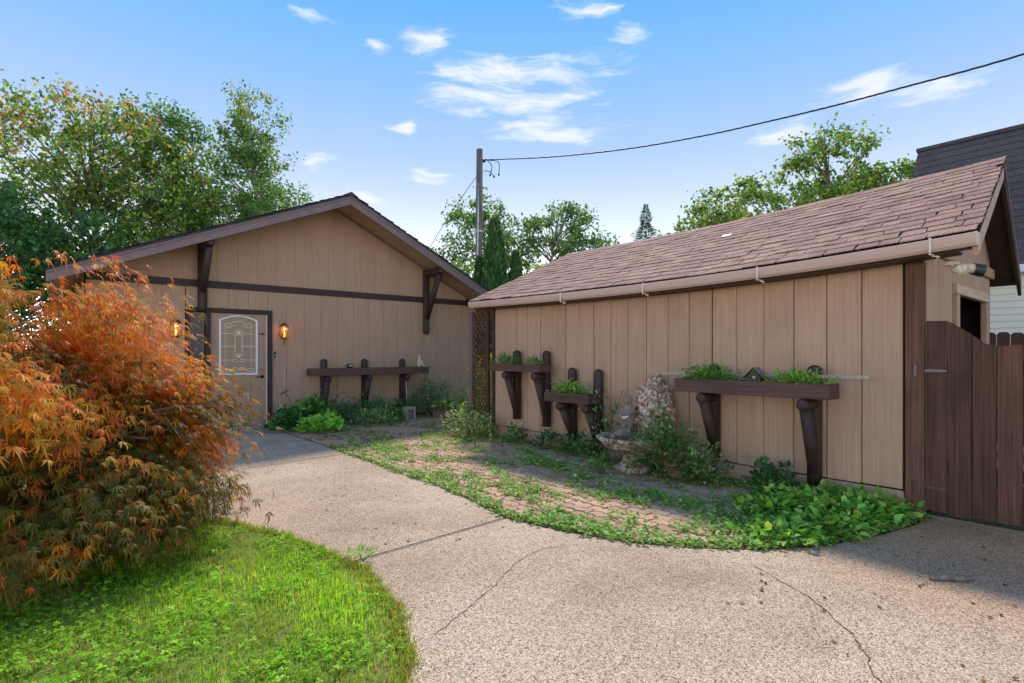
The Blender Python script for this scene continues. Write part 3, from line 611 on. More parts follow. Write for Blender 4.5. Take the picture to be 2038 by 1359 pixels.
def lantern(x, label):
    t = thing('wall_lantern', (x, YA, 1.6), label, 'lantern', 'lanterns either side of the door')
    y = YA-.115
    m = MB(); m.tube([(x,YA-.001,1.66),(x,YA-.02,1.66)], .055, 12); m.tube([(x,YA-.02,1.66),(x,YA-.06,1.62),(x,y,1.585)], .011, 8); m.build('wall_bracket', BRASS, t, True)
    m = MB()
    for k in range(6):
        a = k*math.pi/3; m.tube([(x+.058*math.cos(a), y+.058*math.sin(a), 1.60),(x+.07*math.cos(a), y+.07*math.sin(a), 1.80)], .006, 4)
    m.tube([(x,y,1.575),(x,y,1.60)], [.03,.066], 6); m.tube([(x,y,1.80),(x,y,1.815),(x,y,1.86),(x,y,1.875)], [.08,.08,.035,.012], 6); m.tube([(x,y,1.575),(x,y,1.55),(x,y,1.50),(x,y,1.46)],[.015,.02,.010,.016],8); m.build('cage', BRASS, t)
    m = MB(); m.tube([(x,y,1.602),(x,y,1.798)], [.054,.064], 6, cap=False); m.build('lantern_glass', AMBER, t)
    m = MB(); m.tube([(x,y,1.61),(x,y,1.66),(x,y,1.69),(x,y,1.73)], [.010,.018,.022,.004], 8); m.build('bulb', BULB, t, True)
    pl = bpy.data.lights.new('lantern_light', 'POINT'); pl.energy = .35; pl.color = (1,.5,.18); pl.shadow_soft_size = .02
    lo = bpy.data.objects.new('lantern_light', pl); COL.objects.link(lo); lo.parent = t; lo.location = (0,-.115,.16)
lantern(3.20, 'lit brass wall lantern between the front door and the long shelf')
lantern(1.50, 'lit brass wall lantern beside the sidelight, half behind the maple')

# ------------------------------------------------------------------ shelf on the house wall
shelf = thing('wall_shelf', (4.83, YA, .9), 'long dark brown timber shelf on three log knees on house wall', 'shelf')
m = MB(); m.box(3.60, 6.12, 10.07, YA-.13, .895, 1.035, .006); m.build('shelf_beam', PLANTER, shelf)
for x in (3.95, 4.78, 5.63):
    m = MB(); m.tube([(x,YA-.068,.16),(x,YA-.068,1.16)], .064, 10, dome=.8); m.build('post', DARK, shelf, True)
    m = MB(); m.tube([(x,YA-.13,.835),(x,10.10,.835)], .058, 10, dome=.5); m.build('arm', DARK, shelf, True)
    m = MB(); m.tube([(x,10.16,.80),(x,YA-.09,.30)], [.06,.05], 8); m.build('brace', DARK, shelf, True)

# ------------------------------------------------------------------ the garage
XB, YB0, YB1 = 5.39, 1.38, 6.88
gz = np.polyfit([.86,1.03,2.45,3.64,7.13], [2.128,2.122,2.06,2.042,2.08], 3)
rzf = np.polyfit([1.0,2.16,3.19,5.2,6.96], [3.235,3.19,3.14,3.105,3.125], 2)
def gutz(y): return float(np.polyval(gz, y))
def ridz(y): return float(np.polyval(rzf, y))
RX, EX = 7.2, 5.09
def y_r(t): return .862+(1.01-.862)*t
def y_l(t): return 7.14+(6.96-7.14)*t
def roofB(v, t):
    y = y_r(t)+(y_l(t)-y_r(t))*v
    return Vector((EX+(RX-EX)*t, y, (gutz(y)+.062)*(1-t)+ridz(y)*t))
garage = thing('brown_garage', (XB, 4, 0), 'tan board-sided garage with mossy brown shingle roof', 'garage')
lines = [6.87,6.6,6.33,6.08,5.8,5.55,5.29,5.03,4.77,4.49,4.22,3.95,3.65,3.38,3.1,2.83,2.55,2.26,1.97,1.69,1.385]
for a, b_ in zip(lines[:-1], lines[1:]):
    j = rng.normal()*.003; k = rng.normal()*.004
    m = MB(); m.box(XB+j, XB+.03+j, b_+.002+abs(k), a-.002, .175+rng.normal()*.004, 2.12, .005); m.build('plank', TAN, garage)
m = MB(); m.box(XB-.012, XB+.03, YB0, YB1, -.02, .165, .008); m.build('baseboard', TAN, garage)
m = MB(); m.box(XB+.032, XB+.10, YB0, YB1, -.02, 2.10, .003); m.box(XB+.10, 8.1, YB1-.10, YB1, -.02, 2.1, .003); m.box(8.05, 8.14, 1.30, YB1-.101, -.02, 2.1, .003); m.build('backing_wall', VOIDM, garage)
m = MB(); m.prism([(XB,YB1-.08,2.10),(8.14,YB1-.08,2.1),(7.2,YB1-.08,3.0)], (0,.05,0)); m.build('rear_gable', TAN, garage)
m = MB(); m.box(XB-.02, XB+.03, YB1-.01, YB1+.05, 0, 2.1, .006); m.build('corner_board', DARK, garage)
# roof deck, front slope as a sagging grid, and the far slope
def grid(fn, nu, nv, th):
    V = []; F = []
    for i in range(nu+1):
        for j in range(nv+1): V.append(fn(i/nu, j/nv))
    n = len(V); V += [p-Vector((0,0,th)) for p in V]; w = nv+1
    for i in range(nu):
        for j in range(nv):
            q = (i*w+j, (i+1)*w+j, (i+1)*w+j+1, i*w+j+1); F.append(q); F.append(tuple(n+k for k in q[::-1]))
    for i in range(nu): F.append((i*w, n+i*w, n+(i+1)*w, (i+1)*w)); F.append((i*w+nv, (i+1)*w+nv, n+(i+1)*w+nv, n+i*w+nv))
    for j in range(nv): F.append((j, j+1, n+j+1, n+j)); F.append((nu*w+j, n+nu*w+j, n+nu*w+j+1, nu*w+j+1))
    return V, F
m = MB(); m.add(*grid(lambda v, t: roofB(v, t)-Vector((0,0,.012)), 24, 4, .05)); m.build('roof_deck', VOIDM, garage)
FEX, FEZ = 8.47, 2.16
def roofF(v, t):
    y0 = 1.01+(1.045-1.01)*t; y1 = 6.96; y = y0+(y1-y0)*v
    return Vector((RX+(FEX-RX)*t, y, ridz(y)*(1-t)+FEZ*t))
m = MB(); m.add(*grid(roofF, 12, 3, .05)); m.build('far_roof_slope', SHINGLE, garage)
def shingles():
    verts = []
    rows = 16; row_h = 1.0/rows
    var = []
    for q in range(5):
        sl1, sl2 = rng.uniform(-.02,.03), rng.uniform(-.02,.03)
        w, l = 1.0, 1.0
        V = []
        for (x, y) in ((0+sl1*0,0),(1,0),(1+sl2*3,.62),(1,1),(0,1),(sl1*3,.62)): V.append((x, y, 0))
        th = .0065
        V = V+[(x, y, th*(1-.75*y)) for x, y, z in V]; n = 6
        F = [tuple(range(n, 2*n))]+[(i,(i+1)%n,n+(i+1)%n,n+i) for i in range(n)]
        var.append((V, F, MB().add(V, F).mesh('shingle', SHINGLE)))
    items = []
    for r in range(rows):
        t0 = r*row_h; 
        y = 0.0; span = 6.2; pos = -rng.uniform(0,.2)
        while pos < span:
            w = rng.uniform(.14,.30); a = max(pos, -.012); b_ = min(pos+w, span+.012); pos += w
            if b_-a < .05: continue
            items.append((r, a/span, (b_-a)-.007, rng.uniform(-.018,.018), rng.uniform(0,.0045), rng.integers(5)))
    objs = []
    for (r, v, w, dl, lift, q) in items:
        t0 = r*row_h+dl*.4; t0 = max(t0, -.012); t1 = min(1.0, t0+row_h*1.35)
        A = roofB(v, t0); B = roofB(min(v+.02, 1.0) if v < .97 else v-.02, t0); ux = (B-A).normalized()
        if v >= .97: ux = -ux
        Ctop = roofB(v, t1); uy = (Ctop-A); ly = uy.length; uy = (uy-ux*uy.dot(ux)).normalized(); uz = ux.cross(uy)
        if uz.z < 0: uz = -uz
        rot = Matrix((ux, uy, uz)).transposed().to_4x4()
        p = A+uz*(.010+lift); tilt = Matrix.Rotation(-.020-lift*.5, 4, 'X')
        mm = Matrix.Translation(p) @ rot @ tilt @ Matrix.Diagonal((w, ly, 1+lift*40, 1))
        objs.append((mm, q, p.length))
    objs.sort(key=lambda o: o[2]); far = MB(); off = WL[garage.name]
    for k, (mm, q, d) in enumerate(objs):
        if k < 300:
            o = bpy.data.objects.new('shingle', var[q][2]); COL.objects.link(o); o.parent = garage
            m2 = mm.copy(); m2.translation = m2.translation-off; o.matrix_local = m2
        else: far.add([mm @ Vector(p) for p in var[q][0]], var[q][1])
    if far.v: tag(far.build('far_shingles', SHINGLE, garage), kind='stuff')
shingles()
m = MB()
ys = np.linspace(1.0, 6.97, 22)
for a, b_ in zip(ys[:-1], ys[1:]):
    l = rng.uniform(0,.008); m = MB()
    za, zb = ridz(a), ridz(b_)
    m.prism([(RX-.13,a,za-.052+l),(RX,a,za+.018+l),(RX+.10,a,za-.07+l),(RX,a,za+.004+l)], (0,b_-a+.03,zb-za)); m.build('ridge_shingle', SHINGLE, garage)
# a bit of pale debris on the roof
p = roofB(.42,.62)+Vector((0,0,.026)); q = roofB(.42,.65)+Vector((0,0,.026)); m = MB(); m.beam(p, q, .11, .008, ch=.002); m.build('roof_patch', STEEL, garage)
# gutter
def gutter():
    prof = [(.09,.050),(.09,-.038),(.035,-.042),(.014,-.022),(0,.015),(-.006,.042),(-.006,.051),(.004,.053)]
    ys = np.linspace(.862, 7.13, 26); V = []; F = []; n = len(prof)
    for y in ys:
        for (dx, dz) in prof: V.append((EX-.035+dx, y, gutz(y)+dz))
    for i in range(len(ys)-1):
        for k in range(n): F.append((i*n+k, i*n+(k+1)%n, (i+1)*n+(k+1)%n, (i+1)*n+k))
    F += [tuple(range(n)), tuple(range((len(ys)-1)*n, len(ys)*n))[::-1]]
    gt = MB().add(V, F).build('gutter', GUT, garage)
    m = MB(); m.add([(EX-.035+dx*1.02, .858, gutz(.86)+dz*1.03) for dx, dz in prof]+[(EX-.035+dx*1.02, .872, gutz(.86)+dz*1.03) for dx, dz in prof], [tuple(range(n)), tuple(range(n,2*n))[::-1]]+[(k,(k+1)%n,n+(k+1)%n,n+k) for k in range(n)]); m.build('end_cap', GUTL, gt)
    for y in (1.13, 2.45, 3.75, 5.05):
        z = gutz(y); m = MB()
        m.box(EX-.047, EX-.036, y-.008, y+.008, z-.05, z+.062, .002); m.box(EX-.047, EX+.06, y-.008, y+.008, z-.066, z-.0545, .002)
        m.tube([(EX+.02,y-.03,z-.09),(EX-.0,y-.045,z-.082),(EX-.02,y-.03,z-.078),(EX-.0,y-.01,z-.072),(EX+.03,y,z-.068)], .006, 6); m.build('gutter_hanger', GUTL, gt)
gutter()
ys = np.linspace(.90, 7.1, 14)
m = MB(); V = []; F = []
for y in ys:
    z = gutz(y); V += [(EX+.06,y,z+.05),(EX+.085,y,z+.05),(EX+.085,y,z-.055),(EX+.06,y,z-.055)]
for i in range(len(ys)-1):
    for k in range(4): F.append((4*i+k,4*i+(k+1)%4,4*i+4+(k+1)%4,4*i+4+k))
F += [(3,2,1,0), tuple(range(len(V)-4,len(V)))]; m.add(V, F); m.build('fascia_board', DARK, garage)
ys = np.linspace(1.0, 7.08, 14); m = MB(); V = []; F = []
for y in ys:
    z = gutz(y)-.035; V += [(EX+.086,y,z),(XB-.001,y,z),(XB-.001,y,z-.018),(EX+.086,y,z-.018)]
for i in range(len(ys)-1):
    for k in range(4): F.append((4*i+k,4*i+(k+1)%4,4*i+4+(k+1)%4,4*i+4+k))
F += [(3,2,1,0), tuple(range(len(V)-4,len(V)))]; m.add(V, F); m.build('soffit', DARK, garage)
m = MB(); m.add(*grid(lambda v, t: roofF(v*.2, .02+.97*t)-Vector((0,0,.058)), 3, 3, .02)); m.build('far_soffit', DARK, garage)
# rake boards on the driveway end
e0 = roofB(0,0); r0 = roofB(0,1)
m = MB(); m.prism([(e0.x-.0,e0.y+.006,e0.z-.03),(r0.x,r0.y+.006,r0.z-.03),(r0.x,r0.y+.006,r0.z-.20),(e0.x+.09,e0.y+.006,e0.z-.16)], (0,.03,0)); m.build('rake_board', TRIM, garage)
f1 = roofF(0,1)
m = MB(); m.prism([(r0.x+.002,r0.y+.004,r0.z-.028),(f1.x,f1.y,f1.z-.03),(f1.x,f1.y,f1.z-.19),(r0.x+.002,r0.y+.004,r0.z-.20)], (0,.03,0)); m.build('rake_board', DARK, garage)
# end wall
YE = 1.27
def gable_under(x): return (gutz(1.0)+.0)*(1-(x-EX)/(RX-EX))+ridz(1.0)*((x-EX)/(RX-EX))-.05 if x < RX else ridz(1.0)+(FEZ-ridz(1.0))*(x-RX)/(FEX-RX)-.06
x = 5.42
while x < 8.14:
    x1 = min(x+.17, 8.15); a, b_ = x+.006, x1-.004
    z0 = .0 if (b_ < 6.56 or a > 7.87) else 1.97
    if a < 6.56 < b_ and False: pass
    m = MB(); m.box(a, b_, YE, YE+.03, z0, 2.15, .006); m.build('plank', TAN, garage)
    ta, tb = gable_under(a), gable_under(b_)
    if min(ta, tb) > 2.29: m = MB(); m.prism([(a,YE,2.27),(b_,YE,2.27),(b_,YE,tb),(a,YE,ta)], (0,.03,0)); m.build('plank', TAN, garage)
    x = x1
m = MB(); m.box(5.56, 8.20, YE-.035, YE+.03, 2.152, 2.265, .008); m.build('belt_board', TAN, garage)
m = MB(); m.box(6.50, 7.95, YE-.03, YE+.03, 1.87, 1.968, .006); m.build('opening_header', TRIM, garage)
m = MB(); m.box(6.50, 6.60, YE-.028, YE+.032, 0, 1.868, .006); m.build('opening_jamb', TAN, garage)
m = MB(); m.box(7.84, 7.95, YE-.028, YE+.032, 0, 1.868, .006); m.build('opening_jamb', TAN, garage)
for k in range(4):
    m = MB(); m.box(6.55, 7.90, YE+.30, YE+.34, .02+k*.47, .02+k*.47+.455, .012); m.build('door_panel', VOIDM, garage)
m = MB(); m.box(5.45, 8.10, YE+.345, YE+.36, 0, 2.12, .002); m.build('inner_wall', VOIDM, garage)
# twin flood light under the gutter end
fl = thing('flood_light', (5.36,1.02,1.98), 'beige twin flood lamp hanging under the gutter end', 'lamp')
m = MB(); m.tube([(5.30,1.05,2.012),(5.30,1.05,1.985)], .05, 12); m.tube([(5.30,1.05,1.985),(5.27,1.02,1.955)], .02, 8); m.tube([(5.33,1.03,1.985),(5.36,.99,1.97)], .02, 8); m.build('mount', IVORY, fl, True)
m = MB(); m.tube([(5.285,1.035,1.955),(5.25,1.00,1.945),(5.21,.96,1.935)], [.026,.034,.044], 10); m.build('lamp_head', IVORY, fl, True)
m = MB(); m.tube([(5.34,1.01,1.975),(5.40,.94,1.955)], [.026,.040], 10); m.build('lamp_head', IVORY, fl, True)
m = MB(); m.tube([(5.40,.94,1.955),(5.44,.89,1.94)], [.045,.050], 10, cap=False); m.build('lamp_shade', BLACK, fl, True)

# ------------------------------------------------------------------ lattice screen between the buildings
lat = thing('lattice_screen', (5.40, 7.3, 0), 'narrow brown diamond lattice screen between the garage and the house', 'lattice')
m = MB(); m.box(5.36,5.44,7.46,7.55,-.02,2.02,.005); m.build('post', wood('pinkish_post_paint', (.22,.15,.125)), lat)
m = MB(); m.box(5.37,5.43,7.03,7.10,-.02,2.02,.005); m.build('post', GATE, lat)
def lattice():
    y0, y1, z0, z1 = 7.10, 7.46, .10, 2.0; w = .016
    for lay, s in ((0, 1), (1, -1)):
        c = z0-.6
        while c < z1+.6:
            # line z = c + s*1.35*(y-y0)
            k = 1.35; ya, yb = y0, y1; za, zb = c+(k*(ya-y0) if s > 0 else k*(y1-ya)), c+(k*(yb-y0) if s > 0 else k*(y1-yb))
            pts = []
            for (yy_, zz) in ((ya, za), (yb, zb)): pts.append([yy_, zz])
            # clip in z
            def clip(p, q):
                if p[1] < z0: tt = (z0-p[1])/(q[1]-p[1]); return [p[0]+(q[0]-p[0])*tt, z0]
                if p[1] > z1: tt = (z1-p[1])/(q[1]-p[1]); return [p[0]+(q[0]-p[0])*tt, z1]
                return p
            lo_, hi_ = min(za, zb), max(za, zb)
            if hi_ > z0+.03 and lo_ < z1-.03:
                p, q = clip(pts[0], pts[1]), clip(pts[1], pts[0])
                if math.hypot(p[0]-q[0], p[1]-q[1]) > .05:
                    m = MB(); m.beam((5.395+.009*lay, p[0], p[1]), (5.395+.009*lay, q[0], q[1]), .026, .008, up=(1,0,0), ch=.001)
                    m.build('slat', GATE, lat)
            c += .125
lattice()

# ------------------------------------------------------------------ gate beside the garage
gate = thing('board_gate', (5.42, .9, 0), 'dark brown board gate with a scooped top beside the garage', 'gate')
m = MB(); m.box(5.375, 5.44, 1.242, 1.372, -.02, 2.055, .006); m.build('gate_post', GATE, gate)
def gtop(y):
    return float(np.interp(y, [.2,.55,.66,.80,.87,.95,1.06,1.10,1.24], [1.42,1.38,1.37,1.36,1.38,1.45,1.54,1.565,1.57]))
edges = [1.238,1.097,.948,.802,.658,.515,.372,.23,.09]
for a, b_ in zip(edges[:-1], edges[1:]):
    yy_ = np.linspace(a-.004, b_+.003, 5); xo = 5.405+rng.normal()*.003; z0 = .025+rng.uniform(0,.02)
    poly = [(xo, yy_[0], z0)]+[(xo, y, gtop(y)) for y in yy_]+[(xo, yy_[-1], z0)]
    m = MB(); m.prism(poly[::-1], (.022,0,0)); m.build('plank', GATE, gate)
for z in (.35, 1.15):
    m = MB(); m.box(5.432, 5.475, .09, 1.235, z, z+.09, .005); m.build('rail', GATE, gate)
m = MB(); m.prism([(5.398,1.30,1.155),(5.398,1.30,1.185),(5.398,1.12,1.178),(5.398,1.09,1.168),(5.398,1.12,1.158)], (-.005,0,0)); m.tube([(5.368,1.30,1.12),(5.368,1.30,1.215)], .010, 8); hg = m.build('strap_hinge', M('dull_hinge_metal', (.20,.16,.14), .6, .4)[0], gate)
m = MB(); m.prism([(5.398,1.30,.215),(5.398,1.30,.245),(5.398,1.12,.238),(5.398,1.09,.228),(5.398,1.12,.218)], (-.005,0,0)); m.tube([(5.368,1.30,.18),(5.368,1.30,.275)], .010, 8); m.build('strap_hinge', RUST, gate)

# neighbour's house: dark mansard over cream lap siding
nh = thing('neighbour_house', (14, 0, 0), 'neighbour house with tall dark shingled mansard roof over cream lap siding', 'house')
NX, NY = 14.0, 3.30
m = MB(); m.box(NX-.30, NX+8, NY-.55-12, NY+.05, -.05, 2.78, .01); m.build('house_core', CREAM, nh)
for k in range(22):
    z = .05+k*.125; m = MB(); m.prism([(NX-.335,NY+.08,z),(NX-.302,NY+.08,z),(NX-.302,NY+.08,z+.135),(NX-.310,NY+.08,z+.135)], (0,-12.5,0)); m.build('clapboard', CREAM, nh)
m = MB(); m.box(NX-.62, NX+8.2, NY-13, NY+.35, 2.79, 2.93, .01); m.build('eave_board', WHITE, nh)
m = MB(); V = [(NX-.5,NY+.30,2.93),(NX-.5,NY-13,2.93),(NX+8,NY-13,2.93),(NX+8,NY+.3,2.93),(NX,NY,5.58),(NX,NY-12.7,5.58),(NX+7.5,NY-12.7,5.58),(NX+7.5,NY,5.58)]
m.add(V, [(0,1,5,4),(1,2,6,5),(2,3,7,6),(3,0,4,7),(4,5,6,7),(3,2,1,0)]); m.build('mansard_core', SHDARK, nh)
for k in range(20):
    t0, t1 = k/20, (k+1.2)/20; t1 = min(t1, 1); x0 = NX-.5*(1-t0); x1 = NX-.5*(1-t1); z0 = 2.93+2.65*t0; z1 = 2.93+2.65*t1
    ya = NY+.30*(1-t0)+.03
    m = MB(); m.prism([(x0-.034,ya,z0),(x0-.008,ya,z0),(x1-.006,ya-.01,z1),(x1-.014,ya-.01,z1)], (0,-13.0,0)); m.build('shingle_course', SHDARK, nh)
m = MB(); m.box(NX-.06, NX+.06, NY-12.7, NY+.06, 5.56, 5.64, .01); m.build('roof_edge', SHDARK, nh)

pf = thing('picket_fence', (10.5, 1, 0), 'brown dog-eared picket fence in front of the cream siding', 'fence')
for k in range(24):
    y = 2.4-k*.152; a, b_ = y-.072, y+.072; z = 1.62+rng.normal()*.006
    m = MB(); m.prism([(10.5,a,0),(10.5,b_,0),(10.5,b_,z-.035),(10.5,b_-.03,z),(10.5,a+.03,z),(10.5,a,z-.035)], (.02,0,0)); m.build('picket', GATE, pf)
for z in (.4, 1.3):
    m = MB(); m.box(10.521,10.56,-1.3,2.5,z,z+.09,.005); m.build('rail', GATE, pf)

# ------------------------------------------------------------------ wall planters
def planter(name_lab, y0, y1, x0, z0, z1, posts, zb):
    t = thing('wall_planter', (XB, (y0+y1)/2, z0), name_lab, 'planter box', 'planter boxes on the garage wall')
    th = .025; xb = XB-.13
    m = MB(); m.box(x0, x0+th, y0, y1, z0, z1, .004); m.build('front_board', PLANTER, t)
    m = MB(); m.box(xb-th, xb, y0, y1, z0, z1, .004); m.build('back_board', PLANTER, t)
    for yy_ in (y0+.002, y1-th-.002): m = MB(); m.box(x0+th+.001, xb-th-.001, yy_, yy_+th, z0, z1-.002, .004); m.build('end_board', PLANTER, t)
    m = MB(); m.box(x0+th+.001, xb-th-.001, y0+th+.003, y1-th-.003, z0+.01, z0+.03, .002); m.build('bottom_board', PLANTER, t)
    m = MB(); m.box(x0+th+.002, xb-th-.002, y0+th+.004, y1-th-.004, z0+.031, z1-.025, .01); m.build('potting_soil', SOIL, t)
    for (y, ztop, zbot) in posts:
        m = MB(); m.tube([(XB-.066,y,zbot),(XB-.066,y,ztop-.05)], .062, 10, dome=.85); m.build('post', DARK, t, True)
        m = MB(); m.tube([(XB-.10,y,z0-.058),(x0+.03,y,z0-.058)], .056, 10, dome=.45); m.build('arm', DARK, t, True)
        m = MB(); m.tube([(x0+.10,y,z0-.09),(XB-.075,y,zbot+.12)], [.056,.05], 8); m.build('brace', DARK, t, True)
    return t
planter('dark planter box beside the lattice, fullest at one end', 5.45, 6.58, 5.05, 1.05, 1.155, [(6.25,1.36,.33),(5.60,1.35,.28)], .3)
planter('short low planter box beside the stone fountain', 4.56, 5.35, 5.04, .675, .80, [(5.10,1.12,.13),(4.64,1.11,.05)], .1)
planter('longest planter box on the garage wall, holding a toy birdhouse', 1.82, 3.33, 5.03, .91, 1.045, [(3.04,1.20,.22),(2.05,1.20,.09)], .1)
m = MB(); m.beam((5.215,3.62,1.085),(5.225,1.58,1.105), .034, .012, up=(1,0,0), ch=.003)
tag(m.build('wooden_slat', STICKW), 'long thin pale slat lying across the longest planter', 'stick')

bh = thing('toy_birdhouse', (5.18,2.53,1.02), 'tiny weathered green birdhouse with shingled roof in the planter', 'birdhouse')
m = MB(); m.prism([(5.13,2.44,1.01),(5.13,2.62,1.01),(5.13,2.62,1.12),(5.13,2.53,1.215),(5.13,2.44,1.12)], (.12,0,0)); m.build('body', GREENB, bh)
m = MB(); m.box(5.122,5.129,2.51,2.54,1.095,1.125,.002); w_ = m.build('window_frame', WHITE, bh); m = MB(); m.box(5.120,5.1215,2.517,2.533,1.102,1.118,.0004); m.build('window_pane', BLACK, w_)
for s, n_ in ((-1,4),(1,4)):
    for k in range(n_):
        a = k/4*.135; m = MB(); z = 1.225-a*.95; y = 2.53+s*a
        m.prism([(5.11,y,z+.006),(5.11,y+s*.045,z-.04+.008),(5.11,y+s*.045,z-.04+.016),(5.11,y,z+.016)], (.16,0,0)); m.build('roof_shake', GREYW, bh)

bh.scale = (.74,.74,.74); bh.location.z = 1.012

# ------------------------------------------------------------------ stone wall fountain
fo = thing('stone_fountain', (5.1,3.82,0), 'carved cast stone wall fountain with shell basin against the garage', 'fountain')
c0 = (4.98,3.82,0)
m = MB()
m.lathe([(.0,.0),(.21,.0),(.22,.04),(.15,.08),(.115,.14),(.13,.19),(.24,.225),(.33,.275),(.385,.335),(.405,.36),(.40,.385),(.375,.385),(.35,.355),(.27,.30),(.12,.275),(0,.27)], c0, 28)
V2 = []
for p in m.v:
    a = math.atan2(p[1]-c0[1], p[0]-c0[0]); r = math.hypot(p[0]-c0[0], p[1]-c0[1]); k = 1+.035*math.cos(14*a)*min(1, r/.3)*(1 if p[2] > .2 else .3)
    V2.append((min(c0[0]+(p[0]-c0[0])*k, XB-.02), c0[1]+(p[1]-c0[1])*k, p[2]))
m.v = V2; m.build('basin', STONE, fo, True)
m = MB()
def rough_rock(d):
    return 1+.10*math.sin(9*d.z+6*d.y)+.10*abs(math.sin(9*d.y-4*d.z+1))+.07*math.sin(17*d.z+13*d.x)
m.ball((5.25,3.73,.58), (.15,.22,.42), 40, 34, rough_rock)
m.ball((5.23,3.68,.74), (.13,.16,.21), 28, 22, rough_rock); m.ball((5.22,3.80,.86), (.10,.14,.10), 24, 18, rough_rock)
for k in range(22):    # carved locks flowing from the crown of the rock
    a = -2.6+5.2*k/21+rng.normal()*.06; cy, cz = 3.72, .76; pts = []
    for j in range(7):
        r = .04+.045*j; w = .020*math.sin(j*1.7+k*1.3)
        pts.append((5.10+.035*abs(j-2)/3+rng.normal()*.004, cy-math.sin(a)*r*.62+w, cz+math.cos(a)*r*.70-.012*j*j*.35+w))
    m.tube(pts, [.012,.020,.024,.025,.023,.018,.009], 7)
for k in range(9):
    y = 3.62+rng.uniform(0,.34); z = .42+rng.uniform(0,.45); m.ball((5.13+rng.uniform(0,.03), y, z), rng.uniform(.03,.06), 10, 8)
rk = m.build('carved_back', STONE, fo); remesh(rk, .0075, 1)
m = MB()   # small standing figure
fy, fx = 3.955, 5.06
m.tube([(fx,fy-.03,.40),(fx-.01,fy-.035,.48),(fx,fy-.03,.56)], [.028,.036,.042], 10); m.tube([(fx-.02,fy+.035,.40),(fx-.035,fy+.04,.47),(fx,fy+.03,.56)], [.028,.036,.042], 10)
m.tube([(fx,fy,.54),(fx+.005,fy,.60),(fx,fy,.68),(fx,fy,.715)], [.062,.068,.062,.034], 12); m.ball((fx-.008,fy+.005,.775), (.058,.054,.063), 14, 12); m.ball((fx-.062,fy+.008,.768), .014, 8, 6)
m.tube([(fx,fy+.06,.68),(fx-.05,fy+.075,.62),(fx-.085,fy+.02,.60)], [.026,.024,.018], 8); m.tube([(fx,fy-.06,.68),(fx-.04,fy-.09,.64),(fx-.085,fy-.04,.61)], [.026,.024,.018], 8)
m.ball((fx-.03,fy-.03,.395), (.05,.03,.02), 10, 6); m.ball((fx-.05,fy+.04,.395), (.05,.03,.02), 10, 6)
fg = m.build('stone_figure', STONEG, fo); remesh(fg, .008, 3)
m = MB()
for k in range(7): m.ball((fx-.07-.01*math.sin(k), fy-.05+k*.018, .60-.025*math.sin(k*.5)), .014, 8, 6)
m.build('shell_garland', WHITE, fo, True)
m = MB(); m.tube([(4.80,3.93,.39),(4.86,3.90,.42),(4.93,3.86,.42),(4.99,3.84,.39)], [.03,.055,.05,.03], 10); m.ball((4.76,3.94,.39), .035, 10, 8); m.ball((4.72,3.90,.385), .028, 10, 8); lg = m.build('driftwood_ornament', STONEG, fo); remesh(lg, .008, 2)

# terracotta pot beside the fountain, block, trough
tp = thing('terracotta_pot', (5.02,3.28,0), 'round terracotta pot under the leafy bush by the fountain', 'pot')
m = MB(); m.lathe([(0,0),(.10,0),(.125,.12),(.135,.145),(.15,.15),(.152,.19),(.135,.192),(.13,.165),(0,.16)], (5.02,3.28,-.012), 20); m.build('pot_body', TERRA, tp, True)
m = MB(); m.lathe([(0,.172),(.128,.168)], (5.02,3.28,-.012), 16); m.build('potting_soil', SOIL, tp)
cb = thing('concrete_block', (5.28,9.42,0), 'single hollow concrete block standing on end among the weeds', 'concrete block')
m = MB()
for (a0,a1,b0,b1) in ((-.10,-.065,0,.30),(.065,.10,0,.30),(-.0649,.0649,0,.05),(-.0649,.0649,.25,.30)):
    m.box(5.28+a0, 5.28+a1, 9.34, 9.53, -.02+b0, -.02+b1, .005)
m.build('block_shell', CONC, cb)
m = MB(); m.box(5.22,5.34,9.46,9.50,.031,.229,.002); m.build('block_web', CONC, cb)
tr = thing('terracotta_trough', (6.15,9.55,0), 'low rectangular terracotta trough by the house corner', 'trough')
m = MB(); m.box(5.96,6.36,9.46,9.485,-.02,.16,.006); m.build('front_side', TERRA, tr)
m = MB(); m.box(5.96,6.36,9.655,9.68,-.02,.16,.006); m.build('back_side', TERRA, tr)
for xx in (5.961,6.334): m = MB(); m.box(xx,xx+.025,9.486,9.654,-.02,.158,.006); m.build('end_side', TERRA, tr)
m = MB(); m.box(5.988,6.332,9.488,9.652,-.018,.13,.01); m.build('potting_soil', SOIL, tr)

# figurine and gadget on the shelf
fi = thing('ivory_figurine', (5.95,10.18,1.035), 'small ivory seated figurine with pointed hat on shelf end', 'figurine')
m = MB(); x, y, z = 5.95, 10.18, 1.035
m.ball((x,y,z+.06), (.058,.05,.062), 12, 10); m.tube([(x,y,z+.09),(x,y,z+.145)], [.045,.03], 10); m.ball((x-.005,y-.01,z+.175), (.036,.036,.04), 12, 10)
m.tube([(x,y,z+.19),(x-.005,y+.005,z+.22),(x-.015,y+.01,z+.262)], [.036,.025,.006], 10)
for s in (-1,1): m.tube([(x+s*.03,y-.02,z+.04),(x+s*.055,y-.08,z+.045),(x+s*.06,y-.085,z+.012)], [.026,.022,.02], 8); m.tube([(x+s*.042,y,z+.135),(x+s*.062,y-.03,z+.10),(x+s*.03,y-.06,z+.085)], [.018,.017,.014], 8)
m.ball((x,y,z+.012), (.06,.055,.014), 12, 6); fb = m.build('body', IVORY, fi); remesh(fb, .006, 2)
bk = thing('black_gadget', (4.40,10.17,1.035), 'tiny black gadget with two round white lenses on shelf', 'gadget')
